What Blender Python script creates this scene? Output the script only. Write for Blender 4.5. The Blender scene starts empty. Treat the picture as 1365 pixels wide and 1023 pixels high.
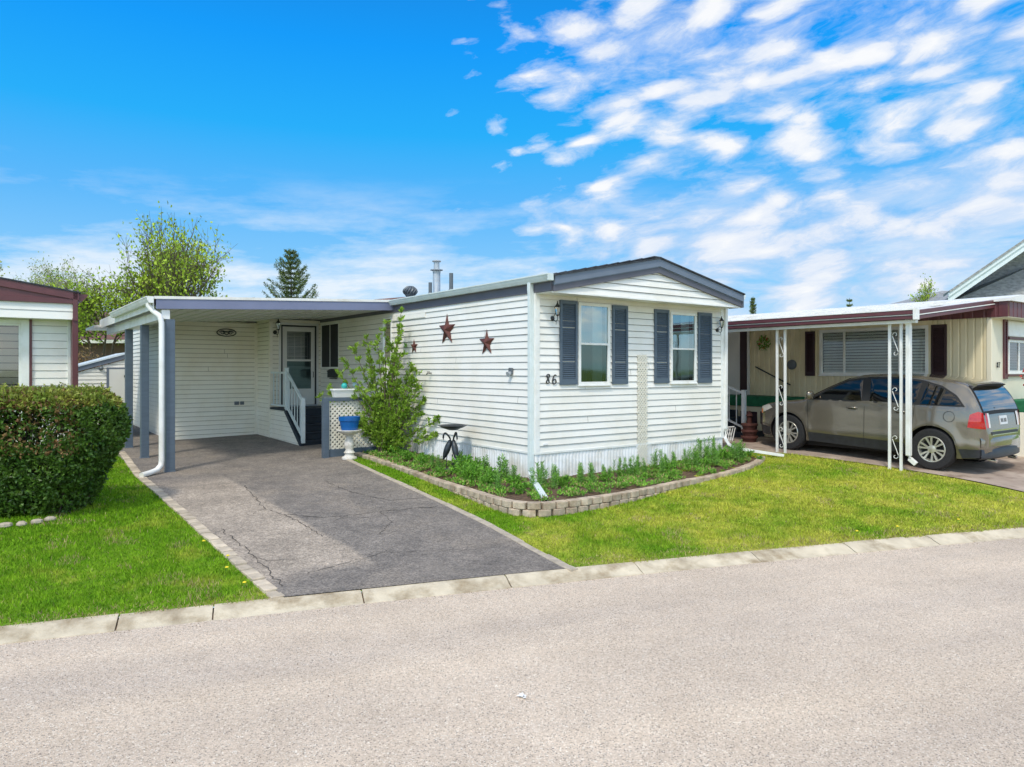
import bpy, math, random
from mathutils import Vector, Matrix, noise
random.seed(7)
R=math.radians
scene=bpy.context.scene; COL=scene.collection
# ------------------------------------------------------------------ frame of the lot (u along the gable wall, v along the side wall)
TT=.7395; NN=math.hypot(1,TT); UX,UY=1/NN,TT/NN; VX,VY=-TT/NN,1/NN; OX,OY=.386,11.65; ROT=math.atan(TT)
def W(u,v): return (OX+u*UX+v*VX, OY+u*UY+v*VY)
def FR(x,y): dx=x-OX;dy=y-OY; return (dx*UX+dy*UY, dx*VX+dy*VY)
def yc(x):
    s=max(-25,min(25,x)); y=7.18+.345*s-.0038*s*s
    return y+(x-s)*(.345-.0076*s)*.6
def gz(x,y):
    dc=(y-yc(x))*.93-.24
    if dc<=0: return .07
    u=(x-OX)*UX+(y-OY)*UY
    k=.04+.05*min(1,max(0,(u+3)/8))
    return .07+.43*math.tanh(k*dc/.43)
def gf(u,v): return gz(*W(u,v))
# ------------------------------------------------------------------ materials
def mat(name,col,rough=.6,metal=0,var=.0,vs=6,col2=None,bump=0,bs=60,spec=.5,stretch=None,island=0,transl=0,coat=0,detail=4,grime=None,gs=.6,gt=(.45,.7)):
    m=bpy.data.materials.new(name); m.use_nodes=True; nt=m.node_tree; N=nt.nodes; L=nt.links
    b=N['Principled BSDF']; b.inputs['Roughness'].default_value=rough; b.inputs['Metallic'].default_value=metal
    b.inputs['Specular IOR Level'].default_value=spec; b.inputs['Coat Weight'].default_value=coat; b.inputs['Coat Roughness'].default_value=.04
    c=(*col,1); b.inputs['Base Color'].default_value=c
    tc=N.new('ShaderNodeTexCoord'); vec=tc.outputs['Object']
    if stretch:
        mp=N.new('ShaderNodeMapping'); mp.inputs['Scale'].default_value=stretch; L.new(vec,mp.inputs['Vector']); vec=mp.outputs['Vector']
    out=None
    if var or col2:
        n=N.new('ShaderNodeTexNoise'); n.inputs['Scale'].default_value=vs; n.inputs['Detail'].default_value=detail; L.new(vec,n.inputs['Vector'])
        r=N.new('ShaderNodeValToRGB'); L.new(n.outputs['Fac'],r.inputs['Fac'])
        r.color_ramp.elements[0].position=.3; r.color_ramp.elements[1].position=.7
        if col2: r.color_ramp.elements[0].color=c; r.color_ramp.elements[1].color=(*col2,1)
        else:
            r.color_ramp.elements[0].color=(*[x*(1-var) for x in col],1); r.color_ramp.elements[1].color=(*[min(1,x*(1+var)) for x in col],1)
        out=r.outputs['Color']
    def mult(out,fac):
        mx=N.new('ShaderNodeMix'); mx.data_type='RGBA'; mx.blend_type='MULTIPLY'; mx.inputs[0].default_value=1
        if out: L.new(out,mx.inputs[6])
        else: mx.inputs[6].default_value=c
        L.new(fac,mx.inputs[7]); return mx.outputs[2]
    if island:
        g=N.new('ShaderNodeNewGeometry'); mr=N.new('ShaderNodeMapRange'); L.new(g.outputs['Random Per Island'],mr.inputs['Value'])
        mr.inputs['To Min'].default_value=1-island; mr.inputs['To Max'].default_value=1+island; out=mult(out,mr.outputs['Result'])
    if grime:
        n=N.new('ShaderNodeTexNoise'); n.inputs['Scale'].default_value=gs; n.inputs['Detail'].default_value=6; n.inputs['Roughness'].default_value=.65; L.new(tc.outputs['Object'],n.inputs['Vector'])
        r=N.new('ShaderNodeValToRGB'); L.new(n.outputs['Fac'],r.inputs['Fac']); r.color_ramp.elements[0].position=gt[0]; r.color_ramp.elements[1].position=gt[1]
        r.color_ramp.elements[0].color=(1,1,1,1); r.color_ramp.elements[1].color=(*grime,1); out=mult(out,r.outputs['Color'])
    if out: L.new(out,b.inputs['Base Color'])
    if bump:
        n=N.new('ShaderNodeTexNoise'); n.inputs['Scale'].default_value=bs; n.inputs['Detail'].default_value=3; L.new(tc.outputs['Object'],n.inputs['Vector'])
        bp=N.new('ShaderNodeBump'); bp.inputs['Strength'].default_value=bump; bp.inputs['Distance'].default_value=.01; L.new(n.outputs['Fac'],bp.inputs['Height']); L.new(bp.outputs['Normal'],b.inputs['Normal'])
    if transl:
        t=N.new('ShaderNodeBsdfTranslucent'); mx=N.new('ShaderNodeMixShader'); mx.inputs[0].default_value=transl
        if out: L.new(out,t.inputs['Color'])
        else: t.inputs['Color'].default_value=c
        L.new(b.outputs[0],mx.inputs[1]); L.new(t.outputs[0],mx.inputs[2]); L.new(mx.outputs[0],N['Material Output'].inputs['Surface'])
    return m
def glass(name,fac,tint,rough=.01,gcol=(1,1,1)):
    m=bpy.data.materials.new(name); m.use_nodes=True; nt=m.node_tree; N=nt.nodes; L=nt.links; N.remove(N['Principled BSDF'])
    g=N.new('ShaderNodeBsdfGlossy'); g.inputs['Roughness'].default_value=rough; g.inputs['Color'].default_value=(*gcol,1)
    t=N.new('ShaderNodeBsdfTransparent'); t.inputs['Color'].default_value=(*tint,1)
    f=N.new('ShaderNodeLayerWeight'); f.inputs['Blend'].default_value=.35
    mr=N.new('ShaderNodeMapRange'); mr.inputs['To Min'].default_value=fac; mr.inputs['To Max'].default_value=1; L.new(f.outputs['Fresnel'],mr.inputs['Value'])
    tc=N.new('ShaderNodeTexCoord'); n=N.new('ShaderNodeTexNoise'); n.inputs['Scale'].default_value=1.3; L.new(tc.outputs['Object'],n.inputs['Vector'])
    bp=N.new('ShaderNodeBump'); bp.inputs['Strength'].default_value=.03; bp.inputs['Distance'].default_value=.1; L.new(n.outputs['Fac'],bp.inputs['Height']); L.new(bp.outputs['Normal'],g.inputs['Normal'])
    mx=N.new('ShaderNodeMixShader'); L.new(mr.outputs['Result'],mx.inputs[0]); L.new(t.outputs[0],mx.inputs[1]); L.new(g.outputs[0],mx.inputs[2]); L.new(mx.outputs[0],N['Material Output'].inputs['Surface'])
    return m
M={}
M['siding']=mat('siding_white',(.82,.805,.765),.45,var=.03,vs=1.2,stretch=(.6,.6,6),grime=(.90,.88,.82),gs=.9)
M['lap']=mat('siding_lap_shade',(.27,.26,.24),.8,var=.2,vs=5)  # dark tone painted in as the shadow line under each lap; also panel joints
M['siding2']=mat('siding_cream',(.80,.77,.67),.5,var=.03,vs=1.5,stretch=(.6,.6,6),grime=(.9,.87,.8),gs=1.1)
M['lap2']=mat('siding_cream_lap_shade',(.20,.175,.13),.8,var=.2,vs=5)  # darker tone painting the lap shadow lines on the cream walls
M['white']=mat('white_aluminium',(.80,.81,.80),.35,var=.04,vs=3,grime=(.85,.83,.78),gs=2.2)
M['whitecool']=mat('white_downpipe',(.66,.74,.75),.35,var=.04,vs=3,grime=(.8,.8,.78),gs=3)
M['skirt']=mat('skirting_white',(.82,.83,.85),.4,var=.04,vs=2,grime=(.72,.68,.60),gs=2.5)
M['slate']=mat('slate_blue_paint',(.082,.115,.155),.45,var=.10,vs=4,stretch=(1,1,5),bump=.08,bs=40)
M['slate_l']=mat('slate_blue_fascia',(.14,.17,.225),.4,var=.08,vs=3)
M['fascia']=mat('lavender_blue_fascia',(.17,.19,.30),.4,var=.07,vs=2)
M['fascia_d']=mat('dark_eave_board',(.10,.10,.125),.5,var=.1,vs=3)
M['shingle']=mat('dark_shingle',(.035,.04,.05),.9,var=.5,vs=14,bump=.5,bs=90)
M['soffit']=mat('soffit_pan',(.66,.66,.66),.5,var=.03,vs=1)
M['door']=mat('door_white',(.68,.68,.66),.4,var=.02,vs=3)
M['darkframe']=mat('dark_frame',(.02,.022,.03),.5,var=.1)
M['glass_hi']=glass('glass_sky',.34,(.60,.74,.76),gcol=(.62,.80,.86))
M['glass_rear']=glass('glass_rear',.34,(.4,.4,.4),.07,gcol=(.95,.90,.86))
M['screen_dark']=mat('dark_screen',(.022,.025,.03),.7,var=.2,vs=3)
M['glass_mid']=glass('glass_mid',.12,(.86,.90,.90),.02)
M['glass_lo']=glass('glass_screen',.09,(.30,.36,.36),.05,gcol=(.6,.85,.85))
M['glass_dk']=glass('glass_dark',.14,(.35,.40,.42),.02)
M['glass_car']=glass('car_glass',.05,(.24,.28,.28),.01,gcol=(.75,.66,.55))
M['glass_clear']=glass('glass_clear',.05,(.85,.85,.83),.05)
M['glass_lamp']=glass('lamp_glass',.12,(.85,.88,.85),.05)
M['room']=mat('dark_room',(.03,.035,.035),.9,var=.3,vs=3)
M['curtain']=mat('curtain',(.66,.70,.68),.8,var=.1,vs=5)
M['lightblind']=mat('light_blind',(.72,.76,.74),.5,var=.03)
M['blind']=mat('blind',(.33,.36,.35),.6,var=.08,vs=4)
M['iron']=mat('black_iron',(.018,.018,.02),.45,var=.3,vs=20,spec=.5)
M['bronze']=mat('dark_bronze',(.035,.042,.05),.4,metal=.4,var=.4,vs=15)
M['rust']=mat('rusty_tin',(.16,.05,.035),.6,metal=.3,var=.4,vs=12,col2=(.08,.035,.03))
M['steel']=mat('galvanised_steel',(.42,.46,.50),.42,metal=.35,var=.1,vs=8)
M['greymetal']=mat('grey_vent',(.13,.15,.17),.5,metal=.3,var=.1,vs=8)
M['steps']=mat('navy_steps',(.012,.022,.035),.6,var=.25,vs=8)
M['lattice']=mat('lattice_cream',(.70,.67,.58),.6,var=.06,vs=10)
M['concrete']=mat('concrete_bath',(.62,.60,.56),.8,var=.10,vs=14,bump=.3,bs=70,grime=(.7,.66,.58),gs=8)
M['bluepot']=mat('blue_plastic',(.003,.10,.34),.3,var=.05,vs=5)
M['teal']=mat('teal_glass',(.02,.38,.36),.15,var=.2,vs=9,coat=.5)
M['ltblue']=mat('pale_blue_glass',(.30,.47,.56),.15,var=.2,vs=9,coat=.5)
M['block']=mat('tan_block',(.43,.355,.27),.9,var=.28,vs=9,bump=.8,bs=45,island=.16,grime=(.7,.62,.55),gs=4)
M['paver']=mat('paver',(.50,.42,.32),.9,var=.2,vs=8,bump=.5,bs=60,island=.2)
M['soil']=mat('soil',(.10,.062,.036),.95,var=.55,vs=18,bump=1,bs=40)
M['rock']=mat('pale_stone',(.40,.345,.27),.9,var=.2,vs=10,bump=.5,bs=30)
M['bark']=mat('bark',(.10,.075,.055),.9,var=.4,vs=15,stretch=(1,1,.3),bump=.6,bs=30)
M['birch']=mat('pale_bark',(.38,.34,.27),.9,var=.3,vs=8)
M['stem']=mat('grey_stem',(.13,.10,.075),.9,var=.3,vs=15)
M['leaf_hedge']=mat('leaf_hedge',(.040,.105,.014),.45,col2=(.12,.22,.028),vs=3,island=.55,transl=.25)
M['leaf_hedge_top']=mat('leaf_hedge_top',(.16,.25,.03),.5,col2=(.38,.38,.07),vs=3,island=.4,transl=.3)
M['leaf_red']=mat('leaf_red',(.16,.07,.03),.6,col2=(.25,.18,.06),vs=4,island=.4,transl=.2)
M['leaf_shrub']=mat('leaf_shrub',(.15,.30,.02),.5,col2=(.36,.53,.07),vs=5,island=.45,transl=.35)
M['leaf_birch']=mat('leaf_birch',(.23,.37,.02),.6,col2=(.50,.62,.06),vs=.8,island=.5,transl=.35)
M['leaf_pale']=mat('leaf_pale',(.24,.32,.09),.6,col2=(.42,.48,.18),vs=.8,island=.4,transl=.35)
M['leaf_spruce']=mat('leaf_spruce',(.06,.10,.03),.7,col2=(.17,.23,.05),vs=1.2,island=.5)
M['leaf_plant']=mat('leaf_plant',(.09,.27,.02),.5,col2=(.24,.48,.05),vs=6,island=.4,transl=.25)
M['leaf_blue']=mat('leaf_lily',(.10,.26,.04),.5,col2=(.24,.44,.09),vs=6,island=.4,transl=.2)
M['cream']=mat('cream_panel',(.74,.65,.44),.5,var=.05,vs=1.2,stretch=(1,1,.4),grime=(.88,.84,.75),gs=.8)
M['cream_l']=mat('cream_board',(.74,.69,.54),.5,var=.04,vs=2)
M['maroon']=mat('maroon_paint',(.115,.035,.042),.4,var=.12,vs=4)
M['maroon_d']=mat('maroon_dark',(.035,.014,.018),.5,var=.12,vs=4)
M['roofwhite']=mat('white_roof_pan',(.80,.79,.76),.35,var=.05,vs=2,grime=(.75,.72,.66),gs=2)
M['green_turf']=mat('green_carpet',(.012,.13,.055),.9,var=.2,vs=10)
M['terracotta']=mat('terracotta',(.085,.028,.022),.8,var=.25,vs=9)
M['brownroof']=mat('brown_shingle',(.15,.075,.06),.9,var=.2,vs=4)
M['mauve']=mat('mauve_wall',(.22,.13,.12),.8,var=.1,vs=2)
M['greyroof']=mat('grey_shingle',(.27,.28,.29),.9,var=.35,vs=5,stretch=(1,1,3),bump=.6,bs=25)
M['bluewhite']=mat('pale_fascia',(.62,.70,.76),.4,var=.04)
M['beige']=mat('beige_blind',(.50,.46,.37),.6,var=.05)
M['paint']=mat('taupe_metallic',(.19,.167,.133),.24,metal=.6,coat=1,var=.03,vs=300)
M['clad']=mat('dark_cladding',(.022,.024,.03),.45,var=.2,vs=10)
M['tyre']=mat('tyre_rubber',(.018,.018,.02),.85,var=.2,vs=30)
M['alloy']=mat('alloy_rim',(.62,.60,.54),.25,metal=.7,var=.04,vs=8)
M['seam']=mat('seam_black',(.008,.008,.009),.7,var=.1)
M['redlens']=mat('red_lens',(.42,.004,.008),.12,coat=1,var=.15,vs=12)
M['clearlens']=mat('clear_lens',(.65,.62,.58),.1,coat=1,var=.1,vs=20)
M['amber']=mat('amber_lens',(.8,.22,.03),.15,coat=1,var=.1,vs=20)
M['plate']=mat('plate_white',(.6,.62,.64),.4,var=.05)
M['seat']=mat('seat_cloth',(.05,.05,.05),.9,var=.2)
M['chrome']=mat('chrome',(.7,.7,.7),.12,metal=1,var=.02)
M['yellow']=mat('dandelion_yellow',(.8,.62,.02),.6,var=.1)
M['red']=mat('red_flower',(.5,.02,.02),.6,var=.1)
M['crack']=mat('crack_dark',(.075,.066,.058),1,var=.3,vs=20)
M['ink']=mat('ink',(.02,.02,.02),.5,var=.1)
# ------------------------------------------------------------------ mesh builder
def sub(a,b): return (a[0]-b[0],a[1]-b[1],a[2]-b[2])
class MB:
    def __init__(s): s.v=[]; s.f=[]; s.m=[]
    def add(s,vs,fs,mi=0):
        o=len(s.v); s.v+=[tuple(p) for p in vs]
        for f in fs: s.f.append([i+o for i in f]); s.m.append(mi)
    def quad(s,a,b,c,d,mi=0): s.add([a,b,c,d],[(0,1,2,3)],mi)
    def hexa(s,p,mi=0): s.add(p,[(3,2,1,0),(4,5,6,7),(0,1,5,4),(1,2,6,5),(2,3,7,6),(3,0,4,7)],mi)
    def box(s,a,b,mi=0):
        (x0,y0,z0),(x1,y1,z1)=[tuple(min(a[i],b[i]) for i in range(3)),tuple(max(a[i],b[i]) for i in range(3))]
        s.hexa([(x0,y0,z0),(x1,y0,z0),(x1,y1,z0),(x0,y1,z0),(x0,y0,z1),(x1,y0,z1),(x1,y1,z1),(x0,y1,z1)],mi)
    def prism(s,pts,vec,mi=0):
        n=len(pts); q=[(p[0]+vec[0],p[1]+vec[1],p[2]+vec[2]) for p in pts]
        s.add(list(pts)+q,[tuple(range(n-1,-1,-1)),tuple(range(n,2*n))]+[(i,(i+1)%n,n+(i+1)%n,n+i) for i in range(n)],mi)
    def tube(s,path,r,n=8,mi=0,caps=True):
        P=[Vector(p) for p in path]; k=len(P); rs=r if isinstance(r,(list,tuple)) else [r]*k
        up=None; o=len(s.v)
        for i,p in enumerate(P):
            t=(P[min(i+1,k-1)]-P[max(i-1,0)]); t=t.normalized() if t.length>1e-9 else Vector((0,0,1))
            if up is None: up=Vector((0,0,1)) if abs(t.z)<.9 else Vector((1,0,0))
            a=t.cross(up); a=a.normalized() if a.length>1e-6 else t.orthogonal().normalized(); b=a.cross(t).normalized(); up=b
            for j in range(n):
                q=p+(a*math.cos(2*math.pi*j/n)+b*math.sin(2*math.pi*j/n))*rs[i]; s.v.append(tuple(q))
        for i in range(k-1):
            for j in range(n):
                s.f.append([o+i*n+j,o+i*n+(j+1)%n,o+(i+1)*n+(j+1)%n,o+(i+1)*n+j]); s.m.append(mi)
        if caps:
            s.f.append([o+j for j in range(n-1,-1,-1)]); s.m.append(mi); s.f.append([o+(k-1)*n+j for j in range(n)]); s.m.append(mi)
    def rtube(s,path,w,d,mi=0): # rectangular section tube
        P=[Vector(p) for p in path]; k=len(P); o=len(s.v)
        for i,p in enumerate(P):
            t=(P[min(i+1,k-1)]-P[max(i-1,0)]).normalized()
            a=t.cross(Vector((0,0,1)));
            a=a.normalized() if a.length>.15 else Vector((1,0,0)); b=a.cross(t).normalized()
            for sa,sb in((-1,-1),(1,-1),(1,1),(-1,1)): s.v.append(tuple(p+a*sa*w/2+b*sb*d/2))
        for i in range(k-1):
            for j in range(4): s.f.append([o+i*4+j,o+i*4+(j+1)%4,o+(i+1)*4+(j+1)%4,o+(i+1)*4+j]); s.m.append(mi)
        s.f.append([o+3,o+2,o+1,o]); s.m.append(mi); s.f.append([o+(k-1)*4+j for j in range(4)]); s.m.append(mi)
    def lathe(s,c,prof,n=20,mi=0,sx=1,sy=1,axis='z',caps=True):
        o=len(s.v)
        for r,z in prof:
            for j in range(n):
                a=2*math.pi*j/n; x=r*math.cos(a)*sx; y=r*math.sin(a)*sy
                p={'z':(x,y,z),'x':(z,x,y),'y':(x,z,y)}[axis]
                s.v.append((c[0]+p[0],c[1]+p[1],c[2]+p[2]))
        for i in range(len(prof)-1):
            for j in range(n):
                s.f.append([o+i*n+j,o+i*n+(j+1)%n,o+(i+1)*n+(j+1)%n,o+(i+1)*n+j]); s.m.append(mi)
        if caps: s.f.append([o+j for j in range(n-1,-1,-1)]); s.m.append(mi); k=len(prof)-1; s.f.append([o+k*n+j for j in range(n)]); s.m.append(mi)
    def leaf(s,p,d,L,w,mi=0,up=None):
        d=d.normalized(); a=d.cross(up or Vector((random.uniform(-1,1),random.uniform(-1,1),random.uniform(-1,1))))
        if a.length<1e-4: a=d.orthogonal()
        a=a.normalized()*w/2; n=a.cross(d).normalized()*L*.12
        o=len(s.v); m=p+d*L*.5
        s.v+=[tuple(p),tuple(m+a+n),tuple(p+d*L),tuple(m-a+n)]; s.f.append([o,o+1,o+2,o+3]); s.m.append(mi)
    def build(s,name,mats,parent=None,base=(0,0,0),smooth=False,bevel=0,world=False):
        me=bpy.data.meshes.new(name)
        if parent is not None: base=parent['_b']
        me.from_pydata([sub(p,base) for p in s.v],[],s.f); 
        for m in (mats if isinstance(mats,list) else [mats]): me.materials.append(M[m])
        me.polygons.foreach_set('material_index',s.m); me.update()
        if smooth:
            me.shade_smooth(); me.set_sharp_from_angle(angle=R(smooth if smooth>1 else 40))
        o=bpy.data.objects.new(name,me); COL.objects.link(o)
        if parent is not None: o.parent=parent; o['_b']=base
        elif not world:
            x,y=W(base[0],base[1]); o.location=(x,y,base[2]); o.rotation_euler=(0,0,ROT)
        if bevel:
            b=o.modifiers.new('bevel','BEVEL'); b.width=bevel; b.segments=2; b.limit_method='ANGLE'; b.angle_limit=R(50)
        return o
def thing(name,label,cat,base,group=None):
    o=bpy.data.objects.new(name,None); COL.objects.link(o); o.empty_display_size=.2
    x,y=W(base[0],base[1]); o.location=(x,y,base[2]); o.rotation_euler=(0,0,ROT)
    o['_b']=tuple(base); o['label']=label; o['category']=cat
    if group: o['group']=group
    return o
def tag(o,label,cat,group=None,kind=None):
    if label: o['label']=label
    if cat: o['category']=cat
    if group: o['group']=group
    if kind: o['kind']=kind
    return o
def struct(o,label=None,cat=None): o['kind']='structure'; o['label']=label or o.name; o['category']=cat or o.name.split('_')[-1]; return o
# planes: front faces look to -v, side faces look to -u ; d = distance out of the wall
class Front:
    def __init__(s,v): s.k=v
    def p(s,a,b,d): return (a,s.k-d,b)
class Side:
    def __init__(s,u): s.k=u
    def p(s,a,b,d): return (s.k-d,a,b)
def pbox(mb,pl,a0,a1,b0,b1,d0,d1,mi=0):
    mb.box(pl.p(a0,b0,d0),pl.p(a1,b1,d1),mi)
def lerp(a,b,t): return a+(b-a)*t
def siding(mb,pl,a0,a1,z0,z1,c=.1153,holes=(),clip=None,out=.017,mi=(0,1)):
    k=0; z=z0
    while z<z1-1e-4:
        hi=min(z+c,z1); o=out*random.uniform(.8,1.25)
        cuts=sorted({z,hi}|{h for H in holes for h in (H[2],H[3]) if z<h<hi})
        for za,zb in zip(cuts,cuts[1:]):
            seg=[(a0,a1)]
            for H in holes:
                if H[2]<=za+1e-6 and H[3]>=zb-1e-6:
                    ns=[]
                    for s0,s1 in seg:
                        if H[1]<=s0 or H[0]>=s1: ns.append((s0,s1)); continue
                        if H[0]>s0: ns.append((s0,H[0]))
                        if H[1]<s1: ns.append((H[1],s1))
                    seg=ns
            da=o*(1-(za-z)/c); db=o*(1-(zb-z)/c)
            for s0,s1 in seg:
                l0,r0,l1,r1=s0,s1,s0,s1
                if clip:
                    A=clip(za);B=clip(zb); l0=max(s0,A[0]);r0=min(s1,A[1]);l1=max(s0,B[0]);r1=min(s1,B[1])
                    if r0<=l0: continue
                    if r1<l1: l1=r1=(l1+r1)/2
                gr_=zb==hi and zb<z1-1e-4 and (zb-za)>.03
                zg=zb-.008 if gr_ else zb; t=(zg-za)/(zb-za); lg_,rg_=lerp(l0,l1,t),lerp(r0,r1,t); dg_=lerp(da,db,t)
                mb.quad(pl.p(l0,za,da),pl.p(r0,za,da),pl.p(rg_,zg,dg_),pl.p(lg_,zg,dg_),mi[0])
                if za==z and not clip and r0-l0>1.5 and random.random()<.22:
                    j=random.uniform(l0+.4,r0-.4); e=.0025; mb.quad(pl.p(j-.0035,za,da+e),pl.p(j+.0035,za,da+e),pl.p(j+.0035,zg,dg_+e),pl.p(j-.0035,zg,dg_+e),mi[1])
                if gr_: mb.quad(pl.p(lg_,zg,dg_),pl.p(rg_,zg,dg_),pl.p(r1,zb,-.008),pl.p(l1,zb,-.008),mi[1])  # groove in the dark lap colour, painted shade below the next board
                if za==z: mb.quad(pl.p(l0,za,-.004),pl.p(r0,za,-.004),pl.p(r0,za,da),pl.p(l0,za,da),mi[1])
        z+=c
def ribs(mb,pl,a0,a1,z0,z1,w=.1,dep=.012,frac=.3,holes=(),jit=0):
    a=a0
    def strip(s0,s1,d0,d1):
        zs=[(z0,z1)]
        for H in holes:
            if H[0]<=s0+1e-6 and H[1]>=s1-1e-6:
                nz=[]
                for q0,q1 in zs:
                    if H[3]<=q0 or H[2]>=q1: nz.append((q0,q1)); continue
                    if H[2]>q0: nz.append((q0,H[2]))
                    if H[3]<q1: nz.append((H[3],q1))
                zs=nz
        for q0,q1 in zs:
            if s1-s0<1e-5 and abs(d1-d0)<1e-6: continue
            mb.quad(pl.p(s0,q0,d0),pl.p(s1,q0,d1),pl.p(s1,q1,d1),pl.p(s0,q1,d0),0)
    edges=sorted({h for H in holes for h in (H[0],H[1])})
    def run(s0,s1,d0,d1):
        cs=[s0]+[e for e in edges if s0<e<s1]+[s1]
        for x0,x1 in zip(cs,cs[1:]):
            f0=(x0-s0)/(s1-s0); f1=(x1-s0)/(s1-s0); strip(x0,x1,d0+(d1-d0)*f0,d0+(d1-d0)*f1)
    while a<a1-1e-6:
        b=min(a+w,a1); g=(b-a)*frac; e=min(.012,(b-a)*.15)
        run(a,a+e,0,dep); run(a+e,b-g-e,dep,dep); run(b-g-e,b-g,dep,0) if b-g>a+e else None
        if b>b-g: run(b-g,b,0,0)
        a=b
def window(par,pl,a0,a1,z0,z1,split=None,vsplit=(),fw=.05,glasses=('glass_dk',),curtain=True,frame='white',blind=False,out=.035,bm='blind',bh=None):
    f=MB()
    pbox(f,pl,a0,a1,z0,z0+fw,-.04,out); pbox(f,pl,a0,a1,z1-fw,z1,-.04,out); pbox(f,pl,a0,a0+fw,z0+fw,z1-fw,-.04,out-.003); pbox(f,pl,a1-fw,a1,z0+fw,z1-fw,-.04,out-.003)
    pbox(f,pl,a0-.015,a1+.015,z0-.02,z0,-.0,out+.02)
    if split: pbox(f,pl,a0+fw,a1-fw,split-fw*.35,split+fw*.35,-.02,out-.008)
    for s in vsplit: pbox(f,pl,s-fw*.35,s+fw*.35,z0+fw,z1-fw,-.02,out-.008)
    wn=f.build('window',frame,par,bevel=.004)
    rows=[(z0+fw,split-fw*.35),(split+fw*.35,z1-fw)] if split else [(z0+fw,z1-fw)]
    for i,(q0,q1) in enumerate(rows):
        g=MB(); d=.004+.012*i; g.quad(pl.p(a0+fw,q0,d),pl.p(a1-fw,q0,d),pl.p(a1-fw,q1,d),pl.p(a0+fw,q1,d)); g.build('pane',glasses[min(i,len(glasses)-1)],wn)
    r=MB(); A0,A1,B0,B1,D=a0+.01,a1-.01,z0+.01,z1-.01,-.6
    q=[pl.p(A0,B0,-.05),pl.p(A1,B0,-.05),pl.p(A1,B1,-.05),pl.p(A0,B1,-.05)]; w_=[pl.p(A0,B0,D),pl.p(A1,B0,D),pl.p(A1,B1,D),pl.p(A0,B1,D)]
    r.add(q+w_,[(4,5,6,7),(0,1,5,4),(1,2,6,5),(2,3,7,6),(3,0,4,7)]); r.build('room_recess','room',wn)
    if curtain:
        c=MB(); W_=(a1-a0)
        for s0,s1 in ((a0+fw,a0+fw+W_*.20),(a1-fw-W_*.32,a1-fw)):
            n=14; pts=[(s0+(s1-s0)*i/n,-.12+.02*math.sin(i*2.1)) for i in range(n+1)]
            for (x0,d0),(x1,d1) in zip(pts,pts[1:]): c.quad(pl.p(x0,z0+.05,d0),pl.p(x1,z0+.05,d1),pl.p(x1,z1-.04,d1),pl.p(x0,z1-.04,d0))
        c.build('curtain','curtain',wn,smooth=60)
    if blind:
        c=MB(); z=z0+fw
        while z<z1-fw-.02:
            bb=bh or .028; c.quad(pl.p(a0+fw,z,-.05),pl.p(a1-fw,z,-.05),pl.p(a1-fw,z+bb,-.075),pl.p(a0+fw,z+bb,-.075)); z+=blind
        c.build('blind',bm,wn)
    return wn
def shutter(par,pl,a0,a1,z0,z1,m='slate'):
    s=MB(); b=.045; zm=z0+(z1-z0)*.53
    pbox(s,pl,a0,a0+b,z0,z1,.012,.045); pbox(s,pl,a1-b,a1,z0,z1,.012,.045)
    for q0,q1 in((z0,z0+.10),(z1-.06,z1)): pbox(s,pl,a0+b,a1-b,q0,q1,.012,.043)
    pbox(s,pl,a0+b,a1-b,z0+.05,z1-.05,.012,.018)
    z=z0+.11
    while z<z1-.08:
        s.hexa([pl.p(a0+b,z,.018),pl.p(a1-b,z,.018),pl.p(a1-b,z,.040),pl.p(a0+b,z,.040),pl.p(a0+b,z+.024,.018),pl.p(a1-b,z+.024,.018),pl.p(a1-b,z+.012,.030),pl.p(a0+b,z+.012,.030)]); z+=.036
    return s.build('shutter',m,par)
def lantern(par,pl,a,z,s=1):
    b=MB(); c=pl.p(a,z,.012)
    ax='y' if isinstance(pl,Front) else 'x'; sg=-1
    b.lathe(pl.p(a,z,.0),[(0.001,sg*.045),(.03*s,sg*.04),(.055*s,sg*.02),(.058*s,sg*.012)],14,0,axis=ax)
    la=a+.05*s
    pts=[pl.p(a,z,.03),pl.p(a+.01,z-.05*s,.07*s),pl.p(a+.03*s,z-.07*s,.11*s),pl.p(la,z-.02*s,.13*s),pl.p(la,z+.05*s,.13*s)]
    b.tube(pts,.010*s,6); b.tube([pl.p(a,z,.03),pl.p(a+.02,z+.06*s,.05*s),pl.p(a+.03*s,z+.11*s,.09*s)],.007*s,6)
    b.tube([pl.p(a+.03*s,z-.07*s,.11*s),pl.p(a+.03*s,z-.14*s,.11*s)],[.008*s,.002],6)
    cx=pl.p(la,z+.05*s,.13*s)
    b.lathe(cx,[(.02*s,0),(.035*s,.02*s),(.04*s,.03*s)],10); b.lathe(cx,[(.075*s,.19*s),(.06*s,.215*s),(.03*s,.25*s),(.012*s,.29*s),(.015*s,.305*s),(.002,.33*s)],8)
    for k in range(6):
        t=k*math.pi/3; b.tube([(cx[0]+.037*s*math.cos(t),cx[1]+.037*s*math.sin(t),cx[2]+.03*s),(cx[0]+.066*s*math.cos(t),cx[1]+.066*s*math.sin(t),cx[2]+.19*s)],.004*s,4)
    o=b.build('wall_lantern','iron',par,smooth=35)
    g=MB(); g.lathe(cx,[(.034*s,.03*s),(.062*s,.188*s)],6); g.build('lamp_glass','glass_lamp',o)
    bl=MB(); bl.lathe(cx,[(.01*s,.03*s),(.02*s,.06*s),(.022*s,.1*s),(.001,.13*s)],8); bl.build('bulb','white',o,smooth=True)
    return o
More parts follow.
